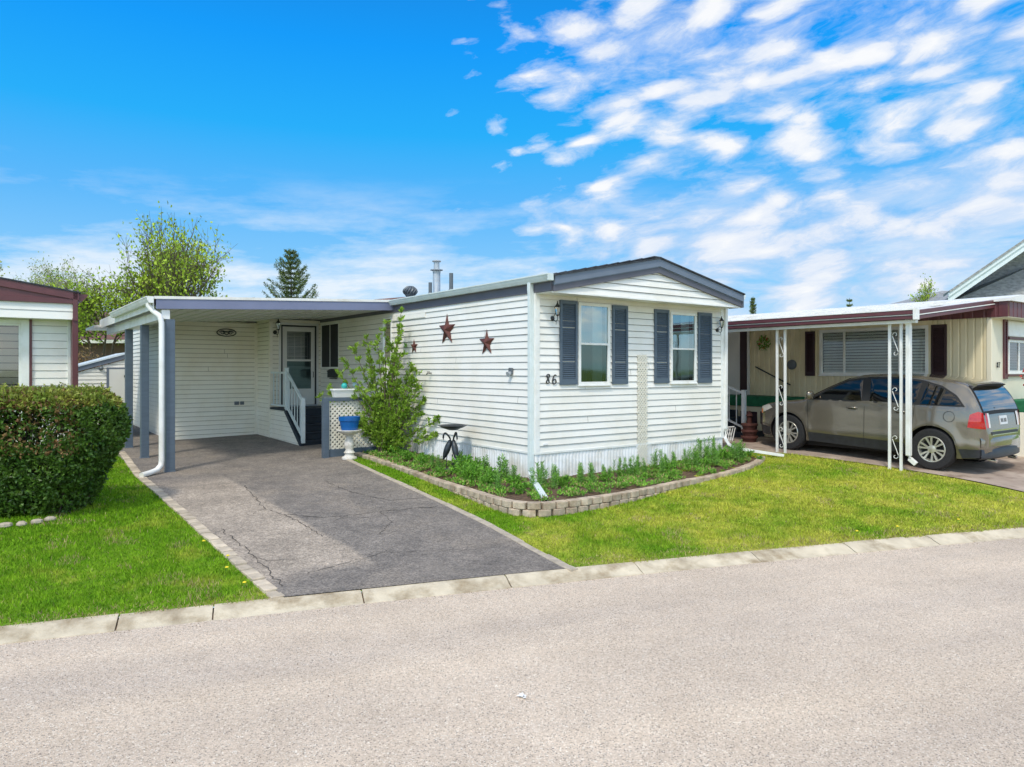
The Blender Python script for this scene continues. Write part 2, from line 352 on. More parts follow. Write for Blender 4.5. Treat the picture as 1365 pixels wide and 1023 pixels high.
def gutterbox(mb,u0,u1,v0,v1,z0,z1):
    # K-style profile running along v, open side towards +u
    w=u1-u0; pr=[(u1,z0),(u0+w*.35,z0),(u0+w*.12,z0+(z1-z0)*.45),(u0,z1-.02),(u0-.008,z1-.02),(u0-.008,z1),(u1,z1)]
    mb.prism([(p[0],v0,p[1]) for p in pr],(0,v1-v0,0))
def catmull(pts,n=6):
    out=[]; P=[Vector(p) for p in pts]
    for i in range(len(P)-1):
        a=P[max(i-1,0)];b=P[i];c=P[i+1];d=P[min(i+2,len(P)-1)]
        for k in range(n):
            t=k/n; out.append(.5*((2*b)+(c-a)*t+(2*a-5*b+4*c-d)*t*t+(3*b-a-3*c+d)*t**3))
    out.append(P[-1]); return out
# ================================================================== GROUND
def nodes_mat(name):
    m=bpy.data.materials.new(name); m.use_nodes=True; return m,m.node_tree.nodes,m.node_tree.links,m.node_tree.nodes['Principled BSDF']
def mixn(N,L,fac,a,b,blend='MIX'):
    mx=N.new('ShaderNodeMix'); mx.data_type='RGBA'; mx.blend_type=blend
    for i,x in ((0,fac),(6,a),(7,b)):
        if hasattr(x,'is_output'): L.new(x,mx.inputs[i])
        else: mx.inputs[i].default_value=x if i==0 else (*x,1)
    return mx.outputs[2]
def noi(N,L,vec,sc,det=4,ro=.5):
    n=N.new('ShaderNodeTexNoise'); n.inputs['Scale'].default_value=sc; n.inputs['Detail'].default_value=det; n.inputs['Roughness'].default_value=ro; L.new(vec,n.inputs['Vector']); return n.outputs['Fac']
def ramp(N,L,x,p0,p1,c0=(0,0,0),c1=(1,1,1)):
    r=N.new('ShaderNodeValToRGB'); L.new(x,r.inputs['Fac']); e=r.color_ramp.elements; e[0].position=p0; e[1].position=p1; e[0].color=(*c0,1); e[1].color=(*c1,1); return r.outputs['Color']
def bumpn(N,L,b,h,st,di):
    bp=N.new('ShaderNodeBump'); bp.inputs['Strength'].default_value=st; bp.inputs['Distance'].default_value=di; L.new(h,bp.inputs['Height']); L.new(bp.outputs['Normal'],b.inputs['Normal'])
# road: pale chip-seal asphalt
m,N,L,b=nodes_mat('road_asphalt'); M['road']=m
tc=N.new('ShaderNodeTexCoord').outputs['Object']
v1=N.new('ShaderNodeTexVoronoi'); v1.inputs['Scale'].default_value=135; L.new(tc,v1.inputs['Vector'])
sp=N.new('ShaderNodeSeparateColor'); L.new(v1.outputs['Color'],sp.inputs['Color'])
stone=ramp(N,L,sp.outputs['Red'],0,1,(.50,.41,.32),(.72,.60,.485))
e=N.new('ShaderNodeMath'); e.operation='GREATER_THAN'; e.inputs[1].default_value=.93; L.new(sp.outputs['Green'],e.inputs[0])
stone=mixn(N,L,e.outputs[0],stone,(.80,.73,.63))
e2=N.new('ShaderNodeMath'); e2.operation='GREATER_THAN'; e2.inputs[1].default_value=.93; L.new(sp.outputs['Blue'],e2.inputs[0])
stone=mixn(N,L,e2.outputs[0],stone,(.30,.255,.215))
fine=ramp(N,L,noi(N,L,tc,34,4,.7),.30,.70,(.84,.84,.84),(1.13,1.13,1.13)); c=mixn(N,L,1.0,stone,fine,'MULTIPLY')
big=ramp(N,L,noi(N,L,tc,.35,4,.55),.35,.7,(.90,.885,.87),(1.08,1.07,1.06)); c=mixn(N,L,1.0,c,big,'MULTIPLY')
rm=N.new('ShaderNodeMapping'); rm.inputs['Rotation'].default_value=(0,0,R(-19)); L.new(tc,rm.inputs['Vector']); rm2=N.new('ShaderNodeMapping'); rm2.inputs['Scale'].default_value=(.10,.75,1); L.new(rm.outputs[0],rm2.inputs['Vector'])
lane=ramp(N,L,noi(N,L,rm2.outputs[0],1.0,4,.6),.36,.66,(.86,.865,.88),(1.06,1.05,1.02)); c=mixn(N,L,1.0,c,lane,'MULTIPLY')
stain=ramp(N,L,noi(N,L,tc,.8,7,.75),.60,.72,(1,1,1),(.80,.79,.79)); c=mixn(N,L,1.0,c,stain,'MULTIPLY')
mid=ramp(N,L,noi(N,L,tc,3.2,3,.6),.3,.75,(.95,.94,.93),(1.05,1.05,1.05)); c=mixn(N,L,1.0,c,mid,'MULTIPLY')
L.new(c,b.inputs['Base Color']); b.inputs['Roughness'].default_value=.9; bumpn(N,L,b,v1.outputs['Distance'],.5,.006)
# driveway
m,N,L,b=nodes_mat('driveway_asphalt'); M['drive']=m
tc=N.new('ShaderNodeTexCoord').outputs['Object']; at=N.new('ShaderNodeAttribute'); at.attribute_name='uvf'
sx=N.new('ShaderNodeSeparateXYZ'); L.new(at.outputs['Vector'],sx.inputs[0])   # x = u, y = v of the lot
n1=noi(N,L,tc,1.1,6,.65)
def madd(a,k,c0):
    q=N.new('ShaderNodeMath'); q.operation='MULTIPLY_ADD'; L.new(a,q.inputs[0]); q.inputs[1].default_value=k
    if hasattr(c0,'is_output'): L.new(c0,q.inputs[2])
    else: q.inputs[2].default_value=c0
    return q.outputs[0]
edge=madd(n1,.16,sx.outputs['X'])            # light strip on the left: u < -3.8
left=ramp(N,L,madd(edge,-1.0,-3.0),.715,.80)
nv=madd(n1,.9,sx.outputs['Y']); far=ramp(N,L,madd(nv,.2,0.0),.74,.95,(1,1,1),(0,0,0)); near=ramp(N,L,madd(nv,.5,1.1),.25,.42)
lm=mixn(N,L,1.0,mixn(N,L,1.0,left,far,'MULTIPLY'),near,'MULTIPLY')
dark=ramp(N,L,noi(N,L,tc,2.3,6,.7),.3,.72,(.125,.110,.098),(.24,.208,.178)); light=ramp(N,L,noi(N,L,tc,1.7,6,.7),.3,.7,(.24,.20,.16),(.42,.35,.28))
pat=ramp(N,L,noi(N,L,tc,.55,5,.6),.52,.68)
c=mixn(N,L,lm,mixn(N,L,pat,dark,(.25,.21,.17)),light)
vo=N.new('ShaderNodeTexVoronoi'); vo.inputs['Scale'].default_value=70; L.new(tc,vo.inputs['Vector']); so=N.new('ShaderNodeSeparateColor'); L.new(vo.outputs['Color'],so.inputs['Color'])
c=mixn(N,L,1.0,c,ramp(N,L,so.outputs['Red'],0,1,(.62,.62,.62),(1.38,1.38,1.38)),'MULTIPLY')
c=mixn(N,L,1.0,c,ramp(N,L,noi(N,L,tc,14,5,.75),.3,.7,(.75,.75,.75),(1.25,1.25,1.25)),'MULTIPLY')
dirt=ramp(N,L,noi(N,L,tc,.9,4,.7),.58,.66); c=mixn(N,L,madd(dirt,.35,0.0),c,(.22,.19,.16))
L.new(c,b.inputs['Base Color']); b.inputs['Roughness'].default_value=.9; bumpn(N,L,b,vo.outputs['Distance'],.5,.006)
# neighbouring drive
M['drive2']=mat('old_asphalt',(.28,.215,.17),.9,col2=(.46,.37,.30),vs=2,bump=.5,bs=70,detail=8,grime=(.55,.5,.46),gs=1.2,gt=(.5,.62))
M['kerb']=mat('kerb_concrete',(.46,.395,.29),.85,col2=(.64,.56,.42),vs=5,bump=.5,bs=60,detail=8,grime=(.50,.44,.36),gs=2.6,gt=(.47,.68))
# lawn
def lawnmat(name,isl):
    m,N,L,b=nodes_mat(name); M[name]=m
    tc=N.new('ShaderNodeNewGeometry').outputs['Position']
    sx=N.new('ShaderNodeSeparateXYZ'); L.new(tc,sx.inputs[0])
    big=noi(N,L,tc,.9,5,.7); sm=noi(N,L,tc,5,4,.7)
    g=ramp(N,L,sm,.3,.7,(.11,.26,.008),(.24,.43,.018))
    y=ramp(N,L,sm,.3,.7,(.36,.43,.03),(.60,.58,.11))
    side=ramp(N,L,sx.outputs['X'],0,1)    # right-hand lawn drier than the left-hand one
    mr=N.new('ShaderNodeMapRange'); L.new(sx.outputs['X'],mr.inputs['Value']); mr.inputs['From Min'].default_value=-3; mr.inputs['From Max'].default_value=3; mr.inputs['To Min'].default_value=-.09; mr.inputs['To Max'].default_value=.12
    ad=N.new('ShaderNodeMath'); ad.operation='ADD'; L.new(big,ad.inputs[0]); L.new(mr.outputs['Result'],ad.inputs[1])
    f=ramp(N,L,ad.outputs[0],.44,.68); c=mixn(N,L,f,g,y)
    br=ramp(N,L,noi(N,L,tc,2.1,6,.8),.62,.74); c=mixn(N,L,madd2(N,L,br,.5),c,(.38,.32,.12))
    if isl:
        ge=N.new('ShaderNodeNewGeometry'); mr=N.new('ShaderNodeMapRange'); L.new(ge.outputs['Random Per Island'],mr.inputs['Value']); mr.inputs['To Min'].default_value=.55; mr.inputs['To Max'].default_value=1.45
        c=mixn(N,L,1.0,c,mr.outputs['Result'],'MULTIPLY')
        t=N.new('ShaderNodeBsdfTranslucent'); L.new(c,t.inputs['Color']); ms=N.new('ShaderNodeMixShader'); ms.inputs[0].default_value=.3; L.new(b.outputs[0],ms.inputs[1]); L.new(t.outputs[0],ms.inputs[2]); L.new(ms.outputs[0],N['Material Output'].inputs['Surface'])
    else:
        c=mixn(N,L,1.0,c,(.75,.72,.7),'MULTIPLY'); bumpn(N,L,b,noi(N,L,tc,60,4),.6,.03)
    L.new(c,b.inputs['Base Color']); b.inputs['Roughness'].default_value=.75; b.inputs['Specular IOR Level'].default_value=.2
def madd2(N,L,a,k):
    q=N.new('ShaderNodeMath'); q.operation='MULTIPLY'; L.new(a,q.inputs[0]); q.inputs[1].default_value=k; return q.outputs[0]
M['dry_grass']=mat('dry_grass',(.30,.24,.10),.8,col2=(.48,.40,.18),vs=3,island=.4,transl=.2)
lawnmat('lawn_base',False); lawnmat('grass_blade',True)
def nonuni(lims):
    out=[]
    for a,b_,st in lims:
        n=max(1,round((b_-a)/st)); out+=[a+(b_-a)*i/n for i in range(n)]
    out.append(lims[-1][1]); return out
def grid(mb,xs,ts,fn,mi=0):
    o=len(mb.v)
    for x in xs:
        for t in ts: mb.v.append(fn(x,t))
    n=len(ts)
    for i in range(len(xs)-1):
        for j in range(n-1): mb.f.append([o+i*n+j,o+(i+1)*n+j,o+(i+1)*n+j+1,o+i*n+j+1]); mb.m.append(mi)
xs=nonuni([(-600,-100,100),(-100,-24,10),(-24,-12,1),(-12,14,.25),(14,30,1),(30,100,10),(100,600,100)])
mb=MB(); grid(mb,xs,nonuni([(.22,14,.25),(14,40,2),(40,100,15),(100,900,200)]),lambda x,t:(x,yc(x)+t,gz(x,yc(x)+t)-.012))
grid(mb,xs,[-600,-100,-30,-12],lambda x,t:(x,yc(x)+t,.06)); struct(mb.build('ground','lawn_base',world=True,smooth=80))
mb=MB(); grid(mb,xs,[-12.02,-9,-6,-4,-2,-1,0.03],lambda x,t:(x,yc(x)+t,.0)); struct(mb.build('road','road',world=True))
# rolled kerb in cast segments
mb=MB(); prof=[(-.005,-.02),(0,.003),(.04,.012),(.09,.030),(.14,.050),(.19,.064),(.245,.070),(.25,-.02)]
s=-24.0; cuts=[-4.62,-3.33,-2.62,-1.38,.005,1.42,2.86,4.14,5.05,5.38,5.9]
segs=[]
a=-24
while a<-4.9: segs.append((a,a+1.5)); a+=1.5
segs[-1]=(segs[-1][0],-4.62); segs+=list(zip(cuts,cuts[1:])); a=5.9
while a<30: segs.append((a,a+1.45)); a+=1.45
for k,(a,b_) in enumerate(segs):
    b_-=.012; n=max(1,round((b_-a)/.3)); dz=random.uniform(-.004,.004); o=len(mb.v); pn=len(prof)
    for i in range(n+1):
        x=a+(b_-a)*i/n; sl=.347-.0076*x; nn=math.hypot(1,sl)
        for (w,z) in prof:
            jx=noise.noise(Vector((x*3,w*9,1)))*.004
            mb.v.append((x-sl/nn*w,yc(x)+w/nn+jx,z+(dz if z>0 else 0)+jx))
    for i in range(n):
        for j in range(pn-1): mb.f.append([o+i*pn+j,o+(i+1)*pn+j,o+(i+1)*pn+j+1,o+i*pn+j+1]); mb.m.append(0)
    mb.f.append([o+j for j in range(pn)]); mb.m.append(0); mb.f.append([o+n*pn+j for j in range(pn-1,-1,-1)]); mb.m.append(0)
struct(mb.build('curb','kerb',world=True,smooth=30))
mb=MB(); grid(mb,nonuni([(-24,30,.5)]),[.0,.24],lambda x,t:(x,yc(x)+t,-.004+.19*t)); struct(mb.build('curb_joint_bed','soil',world=True),'dark earth showing in the joints of the curb','bed')
# draped sheets in lot coordinates: rows of (v, u_left, u_right)
def vcurb(u,off=.24):
    lo,hi=-12,6
    for _ in range(40):
        v=(lo+hi)/2; x,y=W(u,v)
        if y>yc(x)+off: hi=v
        else: lo=v
    return hi
def drape(name,mt,rowf,v1,dz,nu=24,nv=70,ccol=None):
    # rowf(t)-> (uL,uR) for t in 0..1 ; v runs from the kerb to v1
    mb=MB(); uvs=[]
    for j in range(nv+1):
        t=j/nv
        for i in range(nu+1):
            s=i/nu
            # ends: near end follows the kerb
            uL0,uR0=rowf(0); uu0=uL0+(uR0-uL0)*s; vv0=vcurb(uu0)
            v=vv0+(v1-vv0)*t; a,b_=rowf(t); u=a+(b_-a)*s
            x,y=W(u,v); mb.v.append((x,y,gz(x,y)+dz)); uvs.append((u,v,0))
    for j in range(nv):
        for i in range(nu):
            o=j*(nu+1)+i; mb.f.append([o,o+1,o+nu+2,o+nu+1]); mb.m.append(0)
    o=mb.build(name,mt,world=True,smooth=80)
    at=o.data.attributes.new('uvf','FLOAT_VECTOR','POINT'); at.data.foreach_set('vector',[c for q in uvs for c in q]); return o
def lerp(a,b,t): return a+(b-a)*t
drR=[(-3.3,-2.24),(-2.48,-2.12),(-1.46,-1.96),(.18,-1.79),(1.95,-1.64),(4.72,-1.35)]
def plin(tab,v):
    if v<=tab[0][0]: return tab[0][1]
    for (a,p),(b_,q) in zip(tab,tab[1:]):
        if v<=b_: return lerp(p,q,(v-a)/(b_-a))
    return tab[-1][1]
def drow(t):
    v=lerp(-3,10.4,t)
    return (-4.99,-1.9+.0 if False else plin(drR,v) if v<4.85 else lerp(-1.35,0,min(1,(v-4.85)/.5)))
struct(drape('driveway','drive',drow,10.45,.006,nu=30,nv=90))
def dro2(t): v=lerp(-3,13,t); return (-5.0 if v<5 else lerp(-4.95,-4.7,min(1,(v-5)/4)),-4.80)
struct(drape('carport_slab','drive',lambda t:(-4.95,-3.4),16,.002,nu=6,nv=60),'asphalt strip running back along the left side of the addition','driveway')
ndrL=[(-5.2,6.3),(-4.4,6.33),(-3.76,6.5),(-3.2,6.6),(-2,6.62),(-.6,6.52),(.2,6.4),(1.0,5.4),(2,4.92),(14,4.9)]
struct(drape('neighbour_driveway','drive2',lambda t:(plin(ndrL,lerp(-5.6,12,t)),12.5),12,.006,nu=30,nv=90),'worn tan asphalt drive under the parked car','driveway')
# cracks in the driveway (thin dark filled lines lying in the surface)
def crack(mb,pts,w=.012,br=0):
    q=[]
    for i in range(len(pts)-1):
        (u0,v0),(u1,v1)=pts[i],pts[i+1]; n=max(2,int(math.hypot(u1-u0,v1-v0)/.06))
        for k in range(n):
            t=k/n; q.append((lerp(u0,u1,t)+random.gauss(0,.014),lerp(v0,v1,t)+random.gauss(0,.014)))
    q.append(pts[-1])
    L_=[];Rr=[]
    for i,(u,v) in enumerate(q):
        a=q[max(0,i-1)];b_=q[min(len(q)-1,i+1)]; dx,dy=b_[0]-a[0],b_[1]-a[1]; n=math.hypot(dx,dy) or 1; ww=w*random.uniform(.3,1.3)*.5
        for sgn,l in((1,L_),(-1,Rr)):
            uu,vv=u-dy/n*ww*sgn,v+dx/n*ww*sgn; x,y=W(uu,vv); l.append((x,y,gz(x,y)+.0105))
    for i in range(len(q)-1): mb.quad(L_[i],L_[i+1],Rr[i+1],Rr[i])
    if br:
        for _ in range(br):
            i=random.randrange(len(q)); u,v=q[i]; a=random.uniform(0,6.28); l=random.uniform(.15,.5)
            crack(mb,[(u,v),(u+math.cos(a)*l*.5,v+math.sin(a)*l*.5),(u+math.cos(a+.4)*l,v+math.sin(a+.4)*l)],w*.6)
mb=MB()
crack(mb,[(-3.86,.62),(-3.6,.2),(-3.25,.13),(-2.73,.03),(-2.2,-.1),(-1.9,-.34)],.016,3)
crack(mb,[(-4.84,.3),(-4.83,-.82),(-4.86,-1.46),(-4.90,-2.2)],.012,3)
crack(mb,[(-3.79,3.0),(-3.93,1.9),(-4.03,1.07),(-3.91,.46),(-3.89,-.04),(-3.91,-.72)],.013,3)
crack(mb,[(-2.56,2.6),(-2.57,1.84),(-2.52,1.24),(-2.33,.58),(-1.85,.4)],.012,3)
crack(mb,[(-4.7,3.4),(-4.0,3.3),(-3.2,3.5),(-2.5,3.3),(-1.7,3.5)],.009,2)
crack(mb,[(-3.3,-1.0),(-2.9,-.6),(-2.75,.03)],.008,2); crack(mb,[(-4.6,-2.0),(-3.6,-1.75),(-2.5,-2.3),(-2.1,-2.6)],.007,2)
struct(mb.build('driveway_cracks','crack',world=True),'thin dark cracks running across the asphalt driveway','cracks')
# paver edging on the left, thin concrete strip on the right
mb=MB(); v=vcurb(-5.0)+.02; k=0
while v<8.6:
    l=random.uniform(.185,.205)
    for u0 in (-5.10,):
        w=.13; zc=gf(-5.0,v+l/2)+.012+random.uniform(-.006,.008); sk=random.uniform(-.006,.006); du=0 if v<5 else (v-5)*.06
        if not(v>8.3):
            c=[(u0+du+sk,v),(u0+du+w+sk,v+.004),(u0+du+w,v+l-.01),(u0+du,v+l-.008)]
            p=[(*W(a,b_),zc-.08) for a,b_ in c]+[(*W(a,b_),zc+random.uniform(-.003,.003)) for a,b_ in c]; mb.hexa(p)
    v+=l
struct(mb.build('driveway_edging','paver',world=True,bevel=.006),'tan paver edging along the left of the driveway','edging')
mb=MB(); v=-3.44
while v<4.5:
    l=random.uniform(.5,.8); n=4
    for i in range(n):
        va,vb=v+(l-.008)*i/n,v+(l-.008)*(i+1)/n; ua,ub=plin(drR,va),plin(drR,vb); w=.085+.012*math.sin(v*7)
        z=lambda u,v_:gf(u,v_)+.014+.004*noise.noise(Vector((u*4,v_*4,0)))
        c=[(ua-.01,va),(ua+w,va),(ub+w,vb),(ub-.01,vb)]
        mb.hexa([(*W(a,b_),gf(a,b_)-.03) for a,b_ in c]+[(*W(a,b_),z(a,b_)) for a,b_ in c])
    v+=l
struct(mb.build('driveway_edging_strip','rock',world=True,bevel=.006),'thin pale edging strip between the driveway and the right-hand lawn','edging')
# ------------------------------------------------------------------ planting bed and block wall
WP=[(-.92,5.0),(-.94,4.0),(-1.02,2.6),(-1.17,.75),(-1.27,-.35),(-1.31,-.98),(-1.18,-1.34),(-.80,-1.5),(-.03,-1.55),(1.0,-1.47),(2.3,-1.28),(3.66,-1.16),(4.8,-.86),(5.45,-.52)]
wp=[(p.x,p.y) for p in catmull([(a,b_,0) for a,b_ in WP],14)]
def wtop(u,v): return max(.36,gf(u,v)+.055)
def resamp(path,step):
    out=[path[0]]; acc=0
    for a,b_ in zip(path,path[1:]):
        d=math.hypot(b_[0]-a[0],b_[1]-a[1]); pos=step-acc
        while pos<=d: t=pos/d; out.append((lerp(a[0],b_[0],t),lerp(a[1],b_[1],t))); pos+=step
        acc=(acc+d)%step
    return out
mb=MB()
for row in range(3):
    pts=resamp(wp,.205)
    if row==1: pts=resamp(wp[3:],.205)
    for a,b_ in zip(pts,pts[1:]):
        dx,dy=b_[0]-a[0],b_[1]-a[1]; n=math.hypot(dx,dy); dx/=n;dy/=n; nx,ny=dy,-dx   # outward is to the right of the path going v down
        nx,ny=-nx,-ny
        g_=.006; t0,t1=.0+g_,n-g_; j=random.uniform(-.006,.006); zt=wtop(*a)-row*.098+random.uniform(-.003,.003)
        inn,outw=-.075,.055+row*.008
        def q(t,w,z): u,v=a[0]+dx*t-nx*w,a[1]+dy*t-ny*w; return (u,v,z)
        c=[]
        for z in (zt-.094,zt): c+=[q(t0,inn,z),q(t1,inn,z),q(t1-.004,outw+j,z),q((t0+t1)/2,outw+j+.014,z),q(t0+.004,outw+j,z)]
        mb.add(c,[(0,1,2,3,4),(9,8,7,6,5),(0,5,6,1),(1,6,7,2),(2,7,8,3),(3,8,9,4),(4,9,5,0)])
o=tag(mb.build('garden_wall','block',base=(-1.2,-1,.2),bevel=.009),'low curved wall of tan concrete blocks edging the flower bed','garden wall')
mb=MB(); inner=[(0.02,5.0),(0.02,4.0),(.02,2.6),(.02,.75),(.02,.02),(.02,.02),(.02,.02),(.05,.02),(.3,.02),(1.2,.02),(2.3,.02),(3.66,.02),(4.8,.02),(5.1,.3)]
ip=[(p.x,p.y) for p in catmull([(a,b_,0) for a,b_ in inner],14)]; n=10; o_=0
for i,(a,b_) in enumerate(zip(wp,ip)):
    for k in range(n+1):
        t=k/n; u,v=lerp(a[0],b_[0],t),lerp(a[1],b_[1],t); z=wtop(*a)-.055+.10*t*t+noise.noise(Vector((u*6,v*6,0)))*.02; x,y=W(u,v); mb.v.append((x,y,z))
for i in range(len(wp)-1):
    for k in range(n): o_=i*(n+1)+k; mb.f.append([o_,o_+1,o_+n+2,o_+n+1]); mb.m.append(0)
struct(mb.build('flower_bed_soil','soil',world=True,smooth=80),'brown soil inside the block-edged flower bed','soil')
# ------------------------------------------------------------------ grass blades
def inpoly(x,y,P):
    c=False; j=len(P)-1
    for i in range(len(P)):
        if (P[i][1]>y)!=(P[j][1]>y) and x<(P[j][0]-P[i][0])*(y-P[i][1])/(P[j][1]-P[i][1])+P[i][0]: c=not c
        j=i
    return c
def lawn(name,label,poly,dens,hmin=.03,hmax=.07):
    us=[p[0] for p in poly]; vs=[p[1] for p in poly]; A=(max(us)-min(us))*(max(vs)-min(vs)); V=[];Fc=[];MI=[]
    for _ in range(int(A*dens)):
        u=random.uniform(min(us),max(us)); v=random.uniform(min(vs),max(vs))
        if not inpoly(u,v,poly): continue
        x,y=W(u,v)
        if y<yc(x)+.222+.03*noise.noise(Vector((x*3,0,0))): continue
        d=math.hypot(x,y)
        if d>12 and random.random()<.45: continue
        z=gz(x,y)-.012; h=random.uniform(hmin,hmax)*(1+.5*noise.noise(Vector((x*1.5,y*1.5,3)))); a=random.uniform(0,6.283); w=random.uniform(.0035,.0065)*(1 if d<10 else 1.5); le=random.uniform(0,.04); b_=random.uniform(0,6.283); dcc=(y-yc(x)-.24)
        if dcc<.12: h*=.75
        k=len(V); cx,cy=math.cos(a)*w,math.sin(a)*w; lx,ly=math.cos(b_)*le,math.sin(b_)*le
        V+=[(x-cx,y-cy,z),(x+cx,y+cy,z),(x+lx,y+ly,z+h)]; Fc.append((k,k+1,k+2)); MI.append(1 if (random.random()<(.60 if dcc<.10 else .22 if dcc<.3 else .02) or (noise.noise(Vector((x*2.2,y*2.2,9)))>.33 and random.random()<.3)) else 0)
    me=bpy.data.meshes.new(name); me.from_pydata(V,[],Fc); me.materials.append(M['grass_blade']); me.materials.append(M['dry_grass']); me.polygons.foreach_set('material_index',MI); o=bpy.data.objects.new(name,me); COL.objects.link(o)
    tag(o,label,'grass',kind='stuff'); return o
kerbpts=lambda u0,u1:[(u0+(u1-u0)*i/14,vcurb(u0+(u1-u0)*i/14,.22)) for i in range(15)]
PL=kerbpts(-9.5,-5.11)+[(-5.11,5.0),(-4.92,8.3),(-4.9,9.5),(-6.2,9.5),(-9.5,4.5)]
PR=kerbpts(-2.14,6.25)+[(6.33,-4.4),(6.5,-3.76),(6.6,-3.2),(6.62,-2),(6.52,-.6),(6.4,.2),(5.5,1.0),(4.95,1.5),(4.95,.15),(5.35,-.3),(5.45,-.62)]+[(a,b_-.07) for a,b_ in wp[::-10] if b_<-.6]+[(a-.07,b_) for a,b_ in wp[::-10] if b_>=-.6]+[(-1.0,4.75),(-1.25,4.75),(-1.55,1.9),(-1.7,.1),(-1.87,-1.5),(-2.03,-2.5)]
lawn('lawn_grass','deep green lawn between the hedge and the driveway',PL,3400,.02,.048)
lawn('lawn_grass','yellow-green lawn in front of the flower bed',PR,3400,.018,.044)
gr_=MB()
for _ in range(1500):
    x=random.uniform(-5,9); t=-abs(random.gauss(0,.09))-.005 if random.random()<.75 else -random.uniform(.1,3.5); y=yc(x)+t; r=random.uniform(.002,.0055); u,v=FR(x,y)
    a=random.uniform(0,6.28); ca,sa=math.cos(a)*r,math.sin(a)*r
    gr_.add([(u-ca,v-sa,.0),(u+sa,v-ca,.0),(u+ca,v+sa,.0),(u-sa*.7,v+ca*.7,.0),(u,v,r*1.1)],[(0,1,4),(1,2,4),(2,3,4),(3,0,4)],0 if random.random()<.6 else 1)
tag(gr_.build('road_grit',['rock','soil'],base=(0,-4,0)),'fine grit and crumbs of soil gathered along the foot of the curb','grit',kind='stuff')
# a few dandelions and a leaf scrap on the road
for (x,y) in ((-2.95,7.35),(-3.1,7.75),(-2.6,6.9),(5.05,9.35),(6.1,9.75),(-3.6,8.3),(4.4,9.1)):
    mb=MB(); u,v=FR(x,y); z=gz(x,y); mb.tube([(u,v,z),(u+.01,v,z+.05)],.003,4,1); mb.lathe((u+.01,v,z+.05),[(.004,0),(.019,.004),(.016,.012),(.004,.016)],10)
    tag(mb.build('dandelion',['yellow','leaf_plant'],base=(u,v,z)),'small yellow dandelion head in the grass near the curb','dandelion','dandelions in the lawns')
mb=MB(); u,v=FR(.07,4.78)
for k in range(9):
    d=Vector((random.uniform(-1,1),random.uniform(-1,1),.12)); mb.leaf(Vector((u+random.uniform(-.01,.01),v+random.uniform(-.01,.01),.006)),d,.034,.024,up=Vector((0,0,1)))
tag(mb.build('dry_leaf','white',base=(u,v,0)),'small pale crumpled leaf lying on the road','leaf')
# ================================================================== THE MOBILE HOME
HW=4.86; HL=17.0; ZE=3.45; SK=.83
F0=Front(0); S0=Side(0)
home=thing('mobile_home','white mobile home with slate blue shutters and low gable roof, number 86 by its corner','mobile home',(0,0,.3))
W1=(.917,1.662,1.934,3.355); W2=(3.265,4.012,1.940,3.30)
def hole(w): return (w[0]+.01,w[1]-.01,w[2]+.01,w[3]-.01)
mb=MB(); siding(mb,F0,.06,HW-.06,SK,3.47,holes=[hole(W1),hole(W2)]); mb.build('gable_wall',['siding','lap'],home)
SW1=(5.10,5.52,2.42,3.36); SW2=(8.04,9.22,2.24,3.40)
mb=MB(); siding(mb,S0,.06,9.25,SK,3.47,holes=[hole(SW1),hole(SW2)])
# one lifted panel near the eave
mb.hexa([S0.p(3.6,3.27,.016),S0.p(5.05,3.27,.016),S0.p(5.05,3.27,.03),S0.p(3.6,3.27,.03),S0.p(3.6,3.385,.01),S0.p(5.05,3.385,.01),S0.p(5.05,3.385,.014),S0.p(3.6,3.385,.014)])
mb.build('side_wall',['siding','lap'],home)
mb=MB(); siding(mb,Side(0),9.3,HL,SK,3.47); mb.quad((HW,0,.0),(HW,HL,.0),(HW,HL,3.5),(HW,0,3.5)); mb.quad((0,HL,0),(HW,HL,0),(HW,HL,3.5),(0,HL,3.5)); mb.build('rear_walls',['siding','lap'],home)
mb=MB()
mb.box((-.022,-.022,SK),(.07,0,3.46)); mb.box((-.022,0.0,SK),(0,.07,3.46)); mb.build('corner_trim','white',home)
mb=MB(); mb.box((HW-.07,-.022,SK),(HW+.02,0,3.46)); mb.build('corner_trim','white',home,bevel=.004)
mb=MB(); ribs(mb,F0,.0,HW,.02,SK+.005,w=.075,dep=.010,frac=.3); ribs(mb,S0,.0,9.25,.02,SK+.005,w=.075,dep=.010,frac=.3)
pbox(mb,F0,2.33,2.72,.2,SK-.002,.012,.018)
mb.build('skirting','skirt',home)
mb=MB(); pbox(mb,F0,-.02,HW+.02,SK-.02,SK+.012,.0,.024); pbox(mb,S0,0,9.25,SK-.02,SK+.012,.0,.024); mb.build('skirting_trim','white',home)
